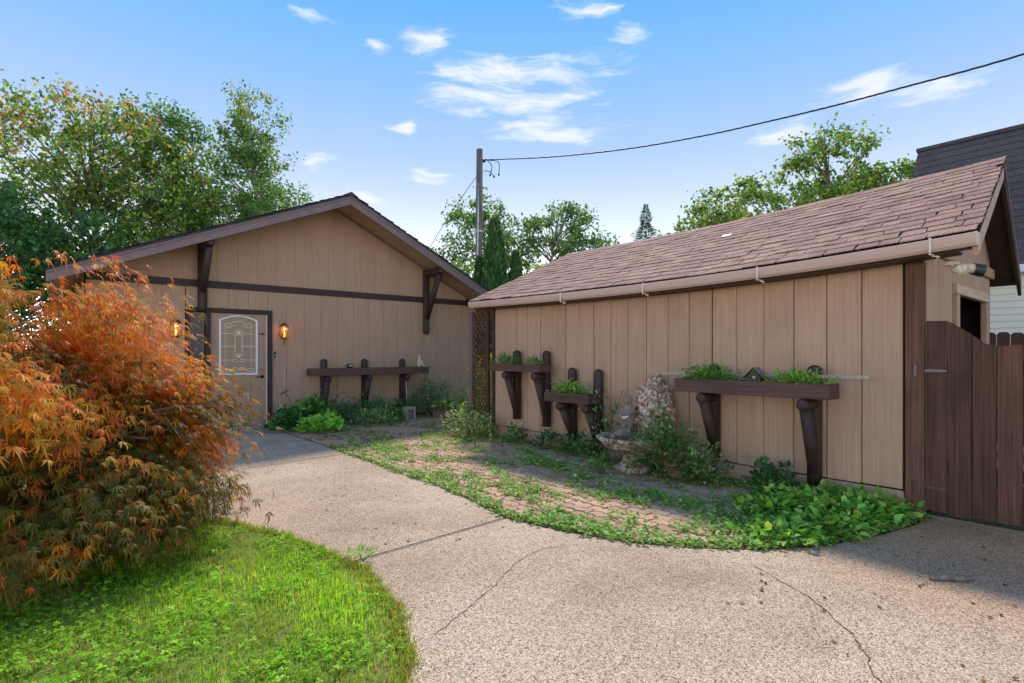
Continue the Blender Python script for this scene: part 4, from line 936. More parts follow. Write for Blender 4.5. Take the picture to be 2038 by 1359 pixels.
m = MB(); m.box(4.345,4.455,10.14,10.21,1.036,1.115,.012); m.box(4.325,4.3445,10.155,10.195,1.04,1.06,.004); m.build('case', BLACK, bk)
for dx in (-.018,.018): m = MB(); m.tube([(4.405+dx,10.1395,1.08),(4.405+dx,10.134,1.08)], .014, 10); m.build('lens', WHITE, bk)
gs = thing('garden_stake', (3.32,10.28,0), 'thin rusty garden stake leaning by the house wall', 'stake')
m = MB(); m.tube([(3.42,10.26,0),(3.27,10.27,.50),(3.215,10.275,.62)], .006, 6); m.build('rod', RUST, gs)
m = MB(); m.tube([(3.13,10.28,.56),(3.17,10.275,.60),(3.26,10.27,.645),(3.30,10.27,.64)], .010, 6); m.build('hook', RUST, gs)
m = MB(); m.tube([(5.60,10.10,0),(5.61,10.125,.45),(5.615,10.14,.86)], [.014,.014,.012], 6); tag(m.build('pale_stake', STICKW), 'pale wooden stake propped under the long shelf', 'stake')
m = MB(); m.tube([(3.86,.86,.012),(3.93,.80,.016),(4.01,.72,.016),(4.06,.70,.010)], [.008,.016,.018,.006], 8); tag(m.build('bark_piece', BARK), 'dark fallen piece of bark on the damp, shade-tinted concrete', 'bark')

# ------------------------------------------------------------------ utility pole and cables
up = thing('utility_pole', (10.72,14.51,0), 'weathered wooden utility pole behind the garage', 'utility pole')
m = MB(); m.tube([(10.72,14.51,-.1),(10.72,14.51,4),(10.74,14.50,8.06)], [.15,.125,.105], 12); m.build('pole_shaft', POLEW, up, True)
m = MB(); m.tube([(10.60,14.42,0),(10.60,14.42,4.6),(10.62,14.41,5.9),(10.63,14.41,6.9)], .028, 8); m.build('conduit', STEEL, up, True)
m = MB(); m.lathe([(.135,-.03),(.14,-.03),(.14,.03),(.135,.03)], (10.73,14.50,5.35), 14); m.tube([(10.80,14.42,5.35),(10.90,14.34,5.42)], .014, 6); m.build('pole_clamp', STEEL, up)
m = MB(); m.tube([(10.80,14.42,7.72),(10.91,14.35,7.72)], .03, 8); m.ball((10.84,14.39,7.68), .06, 10, 8); m.build('insulator', BLACK, up, True)
m = MB()
for (a, b_, c_) in (((10.95,14.30,7.7),(11.18,14.05,7.62),(11.17,14.02,7.2)),((10.92,14.33,7.70),(11.02,14.2,7.50),(10.98,14.24,7.2)),((10.84,14.40,7.35),(10.98,14.25,7.32),(11.08,14.16,7.15))):
    m.tube(spline([a, b_, c_], 5), .014, 5); m.ball(c_, .035, 8, 6)
m.build('loose_drip_loop', CABLE, up)
wp = [(10.91,14.35,7.72),(11.34,11.66,7.17),(11.73,9.18,6.79),(12.05,7.17,6.60),(12.28,5.69,6.53),(12.49,4.43,6.50),(12.67,3.24,6.50),(12.94,1.56,6.53),(13.4,-1.5,6.75),(14.0,-5.2,7.25)]
ws = spline(wp, 16); m = MB()
for ph in (0, 2.1, 4.2):
    pts = [(p[0]+.010*math.cos(i*.9+ph), p[1], p[2]+.010*math.sin(i*.9+ph)) for i, p in enumerate(ws)]
    m.tube(pts, .0105, 5)
tag(m.build('service_cable', CABLE), 'twisted black service cable sagging from the pole across the sky', 'cable')
m = MB(); m.tube(spline([(10.66,14.5,7.2),(10.1,14.9,6.2),(9.5,15.5,4.9),(9.2,15.9,4.0)], 5), .010, 5); tag(m.build('guy_wire', CABLE), 'thin stay wire running down from the pole behind the house roof', 'cable')
m = MB(); m.tube(spline([(10.90,14.34,5.42),(13.0,13.2,5.1),(15.5,12.0,4.95),(19,10.3,4.9)], 5), .009, 5); tag(m.build('telephone_wire', STEEL), 'thin grey wire running level from the pole behind the garage roof', 'cable')

# ------------------------------------------------------------------ plants
LEAFGAIN = 1.55
G1 = [((.045,.12,.025),3),((.06,.16,.03),3),((.09,.20,.035),2),((.13,.24,.05),1)]
GLIME = [((.12,.26,.03),3),((.18,.33,.05),3),((.09,.20,.03),2),((.25,.38,.08),1)]
GDARK = [((.025,.085,.025),3),((.035,.11,.035),3),((.06,.15,.04),2),((.10,.20,.06),.7)]
GPALE = [((.14,.20,.07),2),((.20,.27,.10),2),((.09,.15,.05),2),((.30,.34,.17),1)]
ROSE = [((.05,.12,.035),4),((.08,.17,.045),3),((.14,.22,.07),1.2),((.30,.16,.07),.5),((.22,.27,.12),.8)]
def plant(name, label, cat, base, rad, h, n, size, pal, tmpl=OVAL, group=None, flowers=0, stems=8, up=.5, ry=None, zmin=.05, trail=0):
    """leafy clump: stems fanning from the base, leaves through a domed volume"""
    base = np.array(base, float); t = thing(name, tuple(base), label, cat, group); ry = ry or rad
    u = rdir(n); u[:,2] = np.abs(u[:,2]); r = rng.uniform(.35, 1, n)**.6; bump_ = 1+.28*np.sin(u[:,0]*5+base[0]*9)*np.cos(u[:,1]*6+base[1]*7)+.10*rng.normal(size=n)
    P = base+np.stack([u[:,0]*rad*r*bump_, u[:,1]*ry*r*bump_, zmin+u[:,2]*h*r*bump_], 1)
    if trail: P[:,2] -= trail*np.clip(r-.8, 0, 1)*rng.uniform(0,1,n)*5*.2
    D = u*np.array([1,1,.4])+rdir(n)*.6+np.array([0,0,up]); U = rdir(n)*.45+np.array([0,0,1.0])+u*.3
    C = pick(pal, n, .24); S = size*rng.uniform(.40, 1.30, n)
    o = place('foliage', scatter_mesh('foliage', tmpl, P-base, D, U, S, C, LEAFM), tuple(base), t)
    m = MB()
    for k in range(stems):
        q = P[rng.integers(n)]; mid = base*.5+q*.5+np.array([0,0,.15*h])
        m.tube([tuple(base+np.array([rng.normal()*.15*rad, rng.normal()*.15*ry, -.01])), tuple(mid), tuple(q)], [.005,.004,.0025], 4)
    m.build('stems', GSTEM, t)
    if flowers:
        Q = P[rng.choice(n, flowers)]+rdir(flowers)*np.array([.04,.04,.03])+np.array([0,0,.03]); rr = rng.uniform(.004,.008,flowers)
        place('flowers', scatter_mesh('flowers', CLOVER, Q-base, rdir(flowers), np.tile([[0,0,1.]],(flowers,1)), rr*1.3, np.full((flowers,3),.85), LEAFM), tuple(base), t)
    return t
GSTEM = M('green_stem', (.09,.11,.04), .6, .3)[0]
ZP = -.018
# weeds along the house wall
GW = 'weeds along the house wall'
wall_weeds = [
 ('lush dark weed at the foot of the door frame', (3.12,9.62), .34,.30,420,.10,GDARK,HEART,10),
 ('broad-leaved weed between the door and the first shelf knee', (3.52,9.80), .36,.38,460,.12,G1,HEART,14),
 ('tall flowering weed at the first shelf knee', (3.95,9.95), .32,.55,420,.07,GDARK,FERN,90),
 ('bright broad-leaved weed spilling onto the concrete', (3.42,9.05), .30,.20,260,.12,GLIME,HEART,0),
 ('ferny weed between the first and second shelf knees', (4.35,9.88), .34,.36,480,.08,GDARK,FERN,40),
 ('pale flowering weed in front of the second shelf knee', (4.55,9.45), .34,.24,420,.07,GPALE,OVAL,60),
 ('dark ferny weed at the second shelf knee', (4.85,9.95), .32,.42,440,.08,GDARK,FERN,30),
 ('low green weed left of the concrete block', (5.0,9.62), .26,.22,320,.07,G1,OVAL,50),
 ('weed with white flowers at the third shelf knee', (5.45,9.98), .30,.34,420,.07,GDARK,OVAL,80),
 ('tall bushy weed with white flowers behind the trough', (6.1,9.98), .42,.72,900,.075,[((.05,.11,.04),3),((.08,.15,.06),3),((.13,.19,.09),1)],OVAL,220),
 ('bushy weed with white flowers at the house corner', (6.75,9.75), .45,.45,800,.065,GPALE,OVAL,160)]
LEAFGAIN = 2.0
for lab, (x, y), rad, h, n, s, pal, tm, fl in wall_weeds:
    plant('weed', lab, 'weed', (x, y, ZP), rad*1.15, h*1.05, int(n*1.6), s*.85, pal, tm, GW, int(fl*1.5), 10)
LEAFGAIN = 1.7
plant('trough_plant', 'pale round-leaved plant growing in the terracotta trough', 'plant', (6.12,9.57,.13), .16,.16,60,.10,[((.28,.36,.10),2),((.18,.27,.06),2)],HEART)
# greenery in the gap
plant('sunlit_shrub', 'sunlit yellow-green shrub behind the lattice screen', 'shrub', (6.75,8.75,-.02), .5,1.25,1900,.085,[((.25,.36,.05),3),((.34,.40,.07),2),((.16,.27,.04),2)],OVAL,None,0,14,.6)
plant('gap_shrub', 'dark shrub filling the passage behind the garage corner', 'shrub', (8.6,7.9,-.02), .8,1.9,1500,.11,GDARK,OVAL,None,0,12)
GC = 'weeds at the foot of the garage wall'
for lab, (x, y), rad, h, n, s, pal, fl in [
 ('dense pale weed in front of the lattice', (5.15,7.35), .36,.42,900,.055,GPALE,130),
 ('yellowish weed clump at the garage corner', (5.05,6.85), .32,.34,700,.05,GPALE,60),
 ('small weed under the planter beside the lattice', (5.22,6.15), .18,.22,260,.05,G1,0),
 ('low weed row between the two smaller planters', (5.2,5.45), .24,.20,380,.05,GDARK,0),
 ('dark weed under the short low planter', (5.15,4.85), .26,.22,420,.05,GDARK,0)]:
    plant('weed', lab, 'weed', (x, y, ZP), rad, h, n, s, pal, OVAL, GC, fl, 8)
plant('climbing_shoot', 'sparse upright shoots with reddish leaves beside the fountain', 'plant', (5.12,4.38,ZP), .30,.85,330,.055,ROSE,OVAL,None,0,14,.5)
plant('rose_bush', 'leafy green bush with reddish tips covering one side of the fountain', 'bush', (4.92,3.40,.0), .36,.58,1150,.060,ROSE,OVAL,None,0,18,.35,None,.08)
plant('low_shoot', 'small spreading shoots between the bush and the longest planter', 'plant', (5.02,2.98,ZP), .26,.34,360,.06,ROSE,OVAL,None,0,10)
plant('low_shoot', 'little weed growing at the base of the fountain', 'plant', (4.58,3.95,ZP), .14,.16,120,.05,G1,OVAL,None,0,6)
plant('low_shoot', 'dark weed under the post of the longest planter', 'plant', (5.15,2.35,ZP), .24,.26,260,.07,GDARK,OVAL,None,0,8)
# planter plants
GPp = 'plants growing in the wall planters'
for lab, b_, rad, ry, h, n, s, pal in [
 ('feathery green plant mounded at lattice end of planter', (5.14,6.28,1.125), .10,.30,.19,900,.028,G1),
 ('small feathery green plant at the other end of that planter', (5.14,5.64,1.125), .09,.17,.14,420,.028,G1),
 ('bright green mounded plant filling the short low planter', (5.14,4.98,.765), .10,.37,.17,1100,.032,GLIME),
 ('trailing green plant left of the toy birdhouse', (5.13,2.98,1.015), .10,.32,.17,1000,.034,G1+GLIME),
 ('low green plant between the birdhouse and the planter end', (5.13,2.12,1.015), .10,.30,.13,800,.034,GLIME)]:
    plant('planter_plant', lab, 'plant', b_, rad, h, n, s, pal, OVAL, GPp, 0, 10, .5, ry, .0)
# the bright clump by the gate
GB = 'bright leafy weeds by the gate'
for k, (x, y, rad, h, n, lab) in enumerate([
  (5.02,1.50,.30,.125,380,'tallest bright heart-leaved weed spilling out against the gate post'),(5.14,1.82,.24,.12,300,'bright heart-leaved weed against the garage baseboard'),
  (4.70,1.60,.30,.12,320,'bright heart-leaved weed at the curved concrete edge near the gate'),(4.80,1.95,.30,.11,300,'bright heart-leaved weed in the middle of the clump by the gate'),
  (4.35,1.62,.30,.09,300,'low bright weed trailing along the concrete edge away from the gate'),(4.42,2.0,.30,.08,270,'low bright weed thinning out onto the bare pavers'),
  (3.98,1.74,.28,.06,240,'flat bright weed creeping over the curved patio edge'),(5.05,2.2,.26,.08,220,'low bright weed below the end of the longest planter')]):
    plant('broadleaf_weed', lab, 'weed', (x, y, ZP), rad, h, n, .055, GLIME+[((.07,.20,.03),3),((.24,.33,.06),2)], HEART, GB, 0, 10, .25)

# patio weeds: low ground cover through the joints
def ground_cover():
    n = 19000; x = rng.uniform(2.7,5.36,n); y = rng.uniform(1.15,7.6,n)
    ed = edge_dist(x, y, PATIO_EDGE); ins = pip(x, y, PATIO_POLY) & (x < 5.34)
    clump = vnoise(x, y, 3, 1.1)+.5*vnoise(x, y, 8, 3.0)
    dens = np.clip(.16+1.0*clump, .05, 1)+np.where(ed < .22, .75*(1-ed/.22), 0)
    near_gate = np.exp(-(((x-4.3)/.9)**2+((y-1.8)/.5)**2)); dens += .85*near_gate
    dens += .3*np.exp(-((x-5.3)/.18)**2); dens *= np.where((y > 5.2), .7, 1.0)
    keep = ins & (rng.uniform(0,1.15,n) < dens); x, y, ed = x[keep], y[keep], ed[keep]
    # each point becomes a small rosette
    k = 6; P = np.repeat(np.stack([x, y, np.full(len(x), -.008)], 1), k, axis=0); N_ = len(P)
    a = rng.uniform(0,6.283,N_); P += np.stack([np.cos(a)*.012, np.sin(a)*.012, rng.uniform(0,.035,N_)], 1)
    D = np.stack([np.cos(a), np.sin(a), rng.uniform(.1,.9,N_)], 1); U = np.tile([[0,0,1.]], (N_,1))+rdir(N_)*.3
    C = pick([((.12,.23,.04),3),((.17,.30,.06),3),((.23,.33,.09),2),((.08,.17,.03),2),((.29,.32,.13),.7)], N_); S = np.repeat(rng.uniform(.020,.048,len(x)), k)*rng.uniform(.6,1.2,N_)
    o = place('patio_weeds', scatter_mesh('patio_weeds', OVAL, P, D, U, S, C, LEAFM), (0,0,0), None); tag(o, 'low green weeds sprouting through the patio paver joints', 'weeds', kind='stuff')
    # moss and soil crumbs over the far, shaded end
    n = 5200; x = rng.uniform(2.95,7.3,n); y = rng.uniform(6.6,10.0,n); keep = pip(x, y, PATIO_POLY) & (vnoise(x, y, 21, .8) > -.12); x, y = x[keep], y[keep]; n = len(x)
    a = rng.uniform(0,6.283,n); D = np.stack([np.cos(a), np.sin(a), rng.uniform(.1,.8,n)], 1)
    C = pick([((.14,.20,.05),3),((.20,.22,.06),2),((.10,.15,.04),2),((.26,.22,.08),1)], n)
    o = place('mossy_cover', scatter_mesh('mossy_cover', OVAL, np.stack([x, y, np.full(n,-.004)],1), D, np.tile([[0,0,1.]],(n,1))+rdir(n)*.3, rng.uniform(.03,.075,n), C, LEAFM), (0,0,0), None); tag(o, 'sparse mossy ground cover on the shaded patio by the house', 'ground cover', kind='stuff')
ground_cover()

# lawn: grass blades and clover
LEAFGAIN = 1.9
def lawn_cover():
    n = 230000; x = rng.uniform(-2.9,1.5,n); y = rng.uniform(.7,6.0,n); d2 = np.hypot(x, y)
    keep = pip(x, y, [(px+.02*math.sin(9*py), py) for px, py in LAWN_POLY]) & (rng.uniform(0,1,n) < np.clip(2.6/d2, .3, 1)); x, y = x[keep], y[keep]; n = len(x); ex = edge_dist(x, y, LAWN_EDGE) < .05; x = x+ex*rng.normal(size=n)*.03; y = y+ex*rng.normal(size=n)*.02
    ed = edge_dist(x, y, LAWN_EDGE); pn = vnoise(x, y, 31, .7); pn2 = vnoise(x, y, 33, 2.2)
    a = rng.uniform(0,6.283,n); ln = np.stack([np.cos(a), np.sin(a)],1)*rng.uniform(.15,1.35,n)[:,None]
    P = np.stack([x, y, np.full(n,-.006)],1); D = np.concatenate([ln, np.ones((n,1))],1); U = np.concatenate([np.stack([np.cos(a),np.sin(a)],1), np.full((n,1),.2)],1)*-1
    S = rng.uniform(.016,.044,n)*(1+.35*pn)*np.where(ed < .12, .75, 1)*np.where((x < .9)&(y > 3.9), 1.3, 1)
    C = pick([((.17,.31,.015),4),((.24,.37,.02),3),((.31,.40,.03),2),((.10,.21,.015),2)], n)
    C = np.clip(C*(.92+.50*pn+.35*pn2)[:,None]*np.array([1,.96,1.1]), .01, .9)
    dry = ((ed < .14)*rng.uniform(0,1,n)*(1.1-ed*4)+np.clip(pn2-.12,0,1)*1.1+(rng.uniform(0,1,n) < .05)) > .55
    C[dry] = pick([((.36,.28,.10),3),((.30,.18,.07),2),((.40,.36,.13),2)], int(dry.sum()))
    o = place('grass', scatter_mesh('grass', BLADE, P, D, U, S*1.0, C, GRASSM), (0,0,0), None); tag(o, 'short bright grass blades of the lawn', 'grass', kind='stuff')
    n = 44000; x = rng.uniform(-2.9,1.46,n); y = rng.uniform(.7,5.8,n); keep = pip(x, y, LAWN_POLY) & (vnoise(x, y, 41, .9)+.5*vnoise(x, y, 42, 2.5)+.45*(x < .3) > -.02+rng.normal(size=n)*.2); x, y = x[keep], y[keep]; n = len(x)
    P = np.stack([x, y, .006+rng.uniform(0,.030,n)],1); a = rng.uniform(0,6.283,n)
    D = np.stack([np.cos(a), np.sin(a), rng.normal(size=n)*.25],1); U = np.tile([[0,0,1.]],(n,1))+rdir(n)*.35
    o = place('clover', scatter_mesh('clover', CLOVER, P, D, U, rng.uniform(.010,.024,n), pick([((.14,.29,.015),3),((.18,.33,.025),3),((.24,.37,.06),1.5),((.09,.21,.015),2)], n), GRASSM), (0,0,0), None); tag(o, 'three-leaved clover spread through the lawn', 'clover', kind='stuff')
    # ragged fringe along the concrete
    E_ = np.array(spline([p for p in LAWN_EDGE if -1.2 < p[0] and p[1] > .9], 6)); n = 9000; k = rng.integers(len(E_)-1, size=n); t = rng.uniform(0,1,n)[:,None]
    q = E_[k]*(1-t)+E_[k+1]*t; tg = E_[k+1]-E_[k]; nv = np.stack([-tg[:,1], tg[:,0]],1); nv /= np.maximum(np.linalg.norm(nv, axis=1, keepdims=True), 1e-6)
    wig = .035*vnoise(q[:,0], q[:,1], 61, 1.6)+.02*vnoise(q[:,0], q[:,1], 62, 5.0); off_ = (-.02+wig+rng.normal(size=n)*.022)[:,None]; q = q+nv*off_
    a = rng.uniform(0,6.283,n); D = np.concatenate([np.stack([np.cos(a),np.sin(a)],1)*rng.uniform(.3,2.2,n)[:,None]+nv*.4, np.ones((n,1))],1)
    C = pick([((.17,.27,.03),3),((.24,.30,.05),3),((.26,.19,.07),3),((.20,.11,.045),2),((.10,.18,.02),2)], n)
    o = place('lawn_fringe', scatter_mesh('lawn_fringe', BLADE, np.concatenate([q, np.full((n,1),-.006)],1), D, np.tile([[0,0,1.]],(n,1))+rdir(n)*.5, rng.uniform(.022,.055,n), C, GRASSM), (0,0,0), None); tag(o, 'ragged fringe of green and dead grass along the concrete edge', 'grass', kind='stuff')
    # tuft at the slab joint
    plant('grass_tuft', 'small tuft of grass at the lawn end of the slab joint', 'grass tuft', (1.47,3.24,-.01), .10,.03,320,.032,GLIME,BLADE,None,0,2,.8)
lawn_cover()

# crumbs of leaf and twig blown over the concrete
def litter():
    n = 240; x = np.concatenate([rng.uniform(1.3,2.9,120), rng.uniform(2.6,5.3,120)]); y = np.concatenate([rng.uniform(2.5,8.6,120), rng.uniform(-.3,1.6,120)])
    k = ~pip(x, y, PATIO_POLY) & ~pip(x, y, LAWN_POLY); x, y = x[k], y[k]; n = len(x); a = rng.uniform(0,6.283,n)
    C = pick([((.16,.09,.05),3),((.28,.17,.07),2),((.10,.07,.05),2),((.34,.14,.05),1)], n)/LEAFGAIN
    o = place('leaf_litter', scatter_mesh('leaf_litter', DIAM, np.stack([x,y,np.full(n,.004)],1), np.stack([np.cos(a),np.sin(a),rng.uniform(0,.15,n)],1), np.tile([[0,0,1.]],(n,1)), rng.uniform(.012,.038,n), C, LEAFM), (0,0,0), None)
    tag(o, 'crumbs of dry leaves scattered on the concrete', 'leaf litter', kind='stuff')
litter()

# ------------------------------------------------------------------ laceleaf maple
LEAFGAIN = .98
def maple():
    bx, by = -.30, 4.88; t = thing('laceleaf_maple', (bx, by, 0), 'mounded laceleaf Japanese maple turning orange on the lawn', 'tree')
    Rr, Hh = 1.34, 1.80
    m = MB(); tips = []
    m.tube([(bx,by,-.02),(bx+.04,by-.03,.35),(bx-.03,by+.02,.75),(bx+.02,by,1.15)], [.11,.09,.075,.055], 10)
    ns = 1400; P = []; D = []; SZ = []; C = []; tw = MB()
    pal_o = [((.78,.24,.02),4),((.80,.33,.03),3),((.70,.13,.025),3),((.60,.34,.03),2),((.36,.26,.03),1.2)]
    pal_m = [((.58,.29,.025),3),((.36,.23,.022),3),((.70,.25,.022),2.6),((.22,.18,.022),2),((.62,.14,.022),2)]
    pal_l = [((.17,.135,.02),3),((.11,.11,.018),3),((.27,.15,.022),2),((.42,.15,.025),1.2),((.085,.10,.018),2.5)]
    layers = [(rng.uniform(0,6.283), rng.uniform(0,1.0), rng.uniform(.72,1.10)) for q in range(80)]
    for k in range(ns):
        la = layers[k % len(layers)]; az = la[0]+rng.normal()*.15; zz = min(1, max(0, la[1]+rng.normal()*.035))
        el = math.asin(min(1, zz)); lump = 1+.13*math.sin(3*az+1.1)*math.cos(el*5+az)+.10*math.sin(7*az+el*9)+rng.normal()*.06
        f = lump*la[2]*(1.0 if k < 1050 else rng.uniform(.45,.78))
        base = np.array([math.cos(az)*math.cos(el)*Rr*f*.80, math.sin(az)*math.cos(el)*Rr*f*.80, .22+(Hh-.25)*math.sin(el)*f*.97])
        out = np.array([math.cos(az), math.sin(az), 0.0])
        L_ = rng.uniform(.28,.55); droop = .25+.55*math.cos(el)
        tip = base+out*L_*(.55+.3*math.cos(el))+np.array([rng.normal()*.07, rng.normal()*.07, -L_*droop*.75+.06])
        tip[2] = max(tip[2], .05+rng.uniform(0,.18)); 
        mid = (base+tip)/2+np.array([0,0,.09])
        o3 = np.array([bx,by,0]); 
        if k % 5 == 0: tw.tube([tuple(base*np.array([.55,.55,.9])+o3), tuple(base+o3), tuple(mid+o3), tuple(tip+o3)], [.007,.0045,.003,.0015], 4)
        if k % 16 == 0: m.tube(spline([(bx,by,.5+.5*rng.uniform()), tuple(base*np.array([.35,.35,.95])+o3+np.array([0,0,.12])), tuple(base+o3)], 4), list(np.linspace(.034,.010,9)), 6)
        nl = 34; tt = rng.uniform(.0,1.02,nl)[:,None]
        pts = (1-tt)**2*base+2*tt*(1-tt)*mid+tt**2*tip
        lat = rng.normal(size=(nl,3))*np.array([.095,.095,.035])
        P.append(pts+lat); d = out*np.array([1,1,0])*.75+rdir(nl)*.42+np.array([0,0,-.55+.30*math.sin(el)]); D.append(d)
        SZ.append(rng.uniform(.040,.095,nl))
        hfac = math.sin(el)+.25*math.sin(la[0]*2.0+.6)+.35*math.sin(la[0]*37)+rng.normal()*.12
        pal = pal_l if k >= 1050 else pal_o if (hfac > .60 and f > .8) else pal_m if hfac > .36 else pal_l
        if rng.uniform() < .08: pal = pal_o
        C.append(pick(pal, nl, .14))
    P = np.concatenate(P); D = np.concatenate(D); SZ = np.concatenate(SZ); C = np.concatenate(C)
    U = np.tile([[0,0,1.]], (len(P),1))+rdir(len(P))*.45+nrm(P)*.35
    P[:,2] = np.maximum(P[:,2], .04)
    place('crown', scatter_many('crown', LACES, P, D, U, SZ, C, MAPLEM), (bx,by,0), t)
    m.build('trunk', BARK, t, True); tw.build('twigs', M('maple_twig', (.24,.15,.11), .6, .3)[0], t)
maple()

# ------------------------------------------------------------------ background trees
LEAFGAIN = 1.95
def tree(name, label, base, H, blobs, ncl, nl, ls, pal, tr=.16, cs=.55, top_pal=None, bark=None, group='trees behind the buildings', lean=(0,0), limbs=.55, gap=.0):
    bx, by = base; t = thing(name, (bx,by,0), label, 'tree', group); bark = bark or BARK
    m = MB(); zt = H*.93
    def trunk_at(z): s = z/zt; return np.array([bx+lean[0]*s+.25*math.sin(s*4+bx)*s, by+lean[1]*s+.2*math.cos(s*5+by)*s, z])
    zs = np.linspace(-.1, zt, 9); m.tube([tuple(trunk_at(z)) for z in zs], [tr*(1-.9*max(z,0)/zt)+.012 for z in zs], 8)
    w = np.array([b[3]*b[4]*b[5] for b in blobs])**.8; w = w/w.sum()
    P = []; C = []; 
    for k in range(ncl):
        b = blobs[rng.choice(len(blobs), p=w)]; u = rdir(1)[0]; r = rng.uniform(.25,1)**.5
        c = np.array([bx+b[0]+u[0]*b[3]*r, by+b[1]+u[1]*b[4]*r, b[2]+u[2]*b[5]*r])
        z0 = max(H*.18, c[2]-abs(np.hypot(c[0]-bx,c[1]-by))*.75-.4); a = trunk_at(min(z0, zt*.95)); mid = a*.45+c*.55+np.array([0,0,-.12+rng.normal()*.1])
        if rng.uniform() < limbs: m.tube(spline([tuple(a), tuple(mid), tuple(c)], 3), list(np.linspace(tr*.26,.008,7)), 5)
        s = cs*rng.uniform(.6,1.35); nk = int(nl*rng.uniform(.5,1.4))
        # leaves along a few twigs leaving the cluster centre
        ntw = 5; td = rdir(ntw)*np.array([1,1,.65])+np.array([0,0,.25]); ti = rng.integers(ntw, size=nk); q = rng.uniform(.05,1,nk)[:,None]
        pp = c+td[ti]*q*s*1.08+rng.normal(size=(nk,3))*s*.22
        for v in td[:3]: m.tube([tuple(c), tuple(c+v*s*1.1)], [.010,.003], 3)
        P.append(pp); hz = (c[2]-b[2])/b[5]
        cc = pick(pal, nk, .2)
        if top_pal is not None:
            sel = rng.uniform(size=nk) < np.clip(.02+.55*((c[2]/H)-.78)*4+rng.normal()*.28, 0, .75); cc[sel] = pick(top_pal, int(sel.sum()), .2)
        C.append(cc)
    P = np.concatenate(P); C = np.concatenate(C); n = len(P)
    D = rdir(n)+np.array([0,0,-.35]); U = rdir(n)+np.array([0,0,.7])
    place('crown', scatter_mesh('crown', DIAM, P-np.array([bx,by,0]), D, U, ls*rng.uniform(.6,1.3,n), C, LEAFT), (bx,by,0), t)
    m.build('trunk', bark, t, True); return t
TG = [((.05,.11,.025),3),((.08,.15,.03),3),((.12,.20,.04),2),((.035,.08,.02),2)]
TY = [((.14,.20,.03),3),((.20,.24,.04),3),((.10,.16,.03),3),((.28,.28,.05),1)]
TR = [((.30,.11,.035),2),((.34,.19,.045),2),((.22,.12,.035),2),((.28,.24,.05),2)]
TD = [((.03,.085,.03),3),((.045,.11,.035),3),((.07,.14,.04),1.5)]
tree('broadleaf_tree', 'tall maple with red and yellow turning tips beyond the house', (1.3,27.6), 12.0, [(.0,0,9.3,3.3,2.6,2.4),(-1.7,1.2,8.0,2.6,2.2,2.6),(1.5,-1.2,7.6,2.4,2.2,2.8),(0,0,5.2,3.6,3,2.4)], 245, 92, .175, TY+TG, .22, .75, TR)
tree('broadleaf_tree', 'dense dark green tree low behind the maple', (-2.6,26.0), 8.0, [(0,0,5.2,3.0,2.6,2.4),(2.6,-.5,4.8,2.6,2.2,2.0),(0.8,0,3.0,3.6,3,1.8)], 180, 95, .175, TD, .2, .8)
tree('broadleaf_tree', 'dark green tree between the turning maple and the poplar', (4.6,28.4), 12.3, [(-.2,0,10.2,1.8,1.8,2.0),(0,0,7.4,2.3,2.2,2.6)], 125, 90, .17, TG+TD, .2, .7)
tree('poplar_tree', 'tall narrow poplar with pale trunk behind the house roof', (6.75,25.6), 13.1, [(-.15,.1,11.2,1.25,1.2,1.7),(-.3,.2,8.9,1.6,1.4,1.9),(1.1,-.9,6.9,2.3,2.0,1.7),(-.9,.8,6.6,1.6,1.5,2.0)], 235, 84, .15, TG+[((.16,.21,.05),2)], .17, .60, [((.22,.20,.04),2),((.12,.17,.03),3)], BARKP)
tree('sparse_tree', 'thin sparse tree beside the utility pole', (13.3,17.6), 7.6, [(0,0,6.3,1.5,1.5,1.2),(-1.0,.9,5.2,1.1,1.1,1.0),(.9,-.8,5.0,1.2,1.2,1.3)], 82, 72, .14, TG+[((.13,.17,.06),3)], .10, .5)
tree('sparse_tree', 'airy tree with visible limbs past the arborvitae', (15.45,15.75), 7.4, [(.3,-.2,6.4,1.2,1.2,.9),(1.0,-.9,5.2,1.3,1.2,.9),(-.7,.7,6.3,.8,.8,.7)], 70, 72, .14, TG+[((.13,.17,.06),3)], .11, .5, None, BARKP)
tree('leafy_shrub', 'yellow-green shrub behind the utility pole', (11.3,16.6), 4.7, [(0,0,3.4,1.5,1.5,1.2)], 52, 90, .13, TY+[((.24,.32,.08),3)], .07, .5)
tree('leafy_shrub', 'lime green bush behind the smallest arborvitae', (13.3,14.6), 4.6, [(0,0,3.3,1.5,1.5,1.1),(1.8,-1.6,3.0,1.6,1.6,1.0)], 70, 90, .13, TY+[((.24,.32,.08),3)], .07, .5)
tree('leafy_shrub', 'distant green treetop just above the garage ridge', (19.6,13.2), 6.2, [(0,0,4.6,1.7,1.7,1.3)], 50, 86, .15, TG+TY, .1, .55)
tree('broadleaf_tree', 'broad yellow-green tree rising behind the garage roof', (18.5,6.75), 8.7, [(0,0,6.9,1.5,1.5,1.4),(-1.5,1.4,5.6,1.7,1.7,1.2),(-2.9,2.6,4.9,1.4,1.4,.9),(1.1,-1.1,5.9,1.4,1.4,1.3),(0,0,4.6,2.2,2.2,1.4)], 235, 100, .135, TY+TG, .17, .52, TG+[((.22,.18,.05),1)])
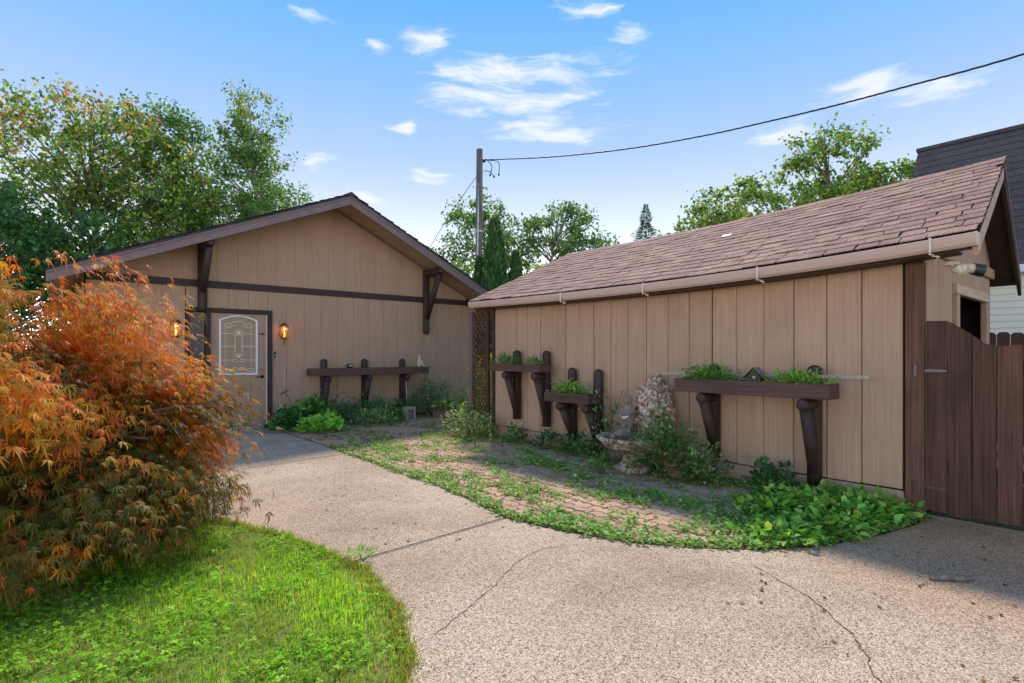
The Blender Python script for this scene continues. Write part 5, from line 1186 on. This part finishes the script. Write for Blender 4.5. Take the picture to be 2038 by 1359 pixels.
def conifer(name, label, base, H, r0, n, ls, pal, kind, group=None):
    bx, by = base; t = thing(name, (bx,by,0), label, 'tree', group)
    z = rng.uniform(.03,1,n)**.85 if kind == 'column' else rng.uniform(.1,1,n); a = rng.uniform(0,6.283,n)
    if kind == 'column':
        rr = r0*np.minimum(1, (1-z)*2.3+.0)**.62*np.minimum(1, z*3+.55)*(1+.12*np.sin(a*5+z*14)+.08*np.sin(a*3-z*31))*rng.uniform(.70,1.14,n); D = np.stack([np.cos(a)*.45, np.sin(a)*.45, np.ones(n)],1)+rdir(n)*.3
    else:
        lay = .75+.35*np.sin(z*55); rr = r0*(1-z)*lay*rng.uniform(.15,1.08,n)+.03; D = np.stack([np.cos(a), np.sin(a), np.full(n,.05)],1)+rdir(n)*.35
    P = np.stack([np.cos(a)*rr, np.sin(a)*rr, z*H],1); U = np.stack([np.cos(a), np.sin(a), np.full(n,.3)],1)+rdir(n)*.4 if kind == 'column' else np.tile([[0,0,1.]],(n,1))+rdir(n)*.4
    place('crown', scatter_mesh('crown', FERN, P, D, U, ls*rng.uniform(.6,1.2,n)*(1 if kind == 'column' else (1-z)*1.6+.25), pick(pal, n, .22), LEAFM), (bx,by,0), t)
    m = MB(); m.tube([(bx,by,-.1),(bx,by,H*.9)], [.09,.01], 7); m.build('trunk', BARK, t)
GA = [((.028,.075,.022),3),((.04,.10,.03),3),((.065,.13,.035),2),((.12,.13,.05),.7)]
conifer('arborvitae', 'tallest of three slim arborvitae beside the pole', (9.27,11.81), 4.95, .34, 6500, .17, GA, 'column', 'arborvitae behind the garage')
conifer('arborvitae', 'small arborvitae on the garage side of the tallest one', (9.72,11.45), 4.05, .24, 3600, .15, GA, 'column', 'arborvitae behind the garage')
conifer('arborvitae', 'small arborvitae close against the utility pole', (9.15,12.35), 3.95, .24, 3600, .15, GA, 'column', 'arborvitae behind the garage')
conifer('spruce_tree', 'distant pointed spruce tip above the garage ridge', (19.92,14.63), 7.9, 2.6, 9000, .30, [((.04,.085,.045),3),((.06,.11,.05),2)], 'spruce', None)
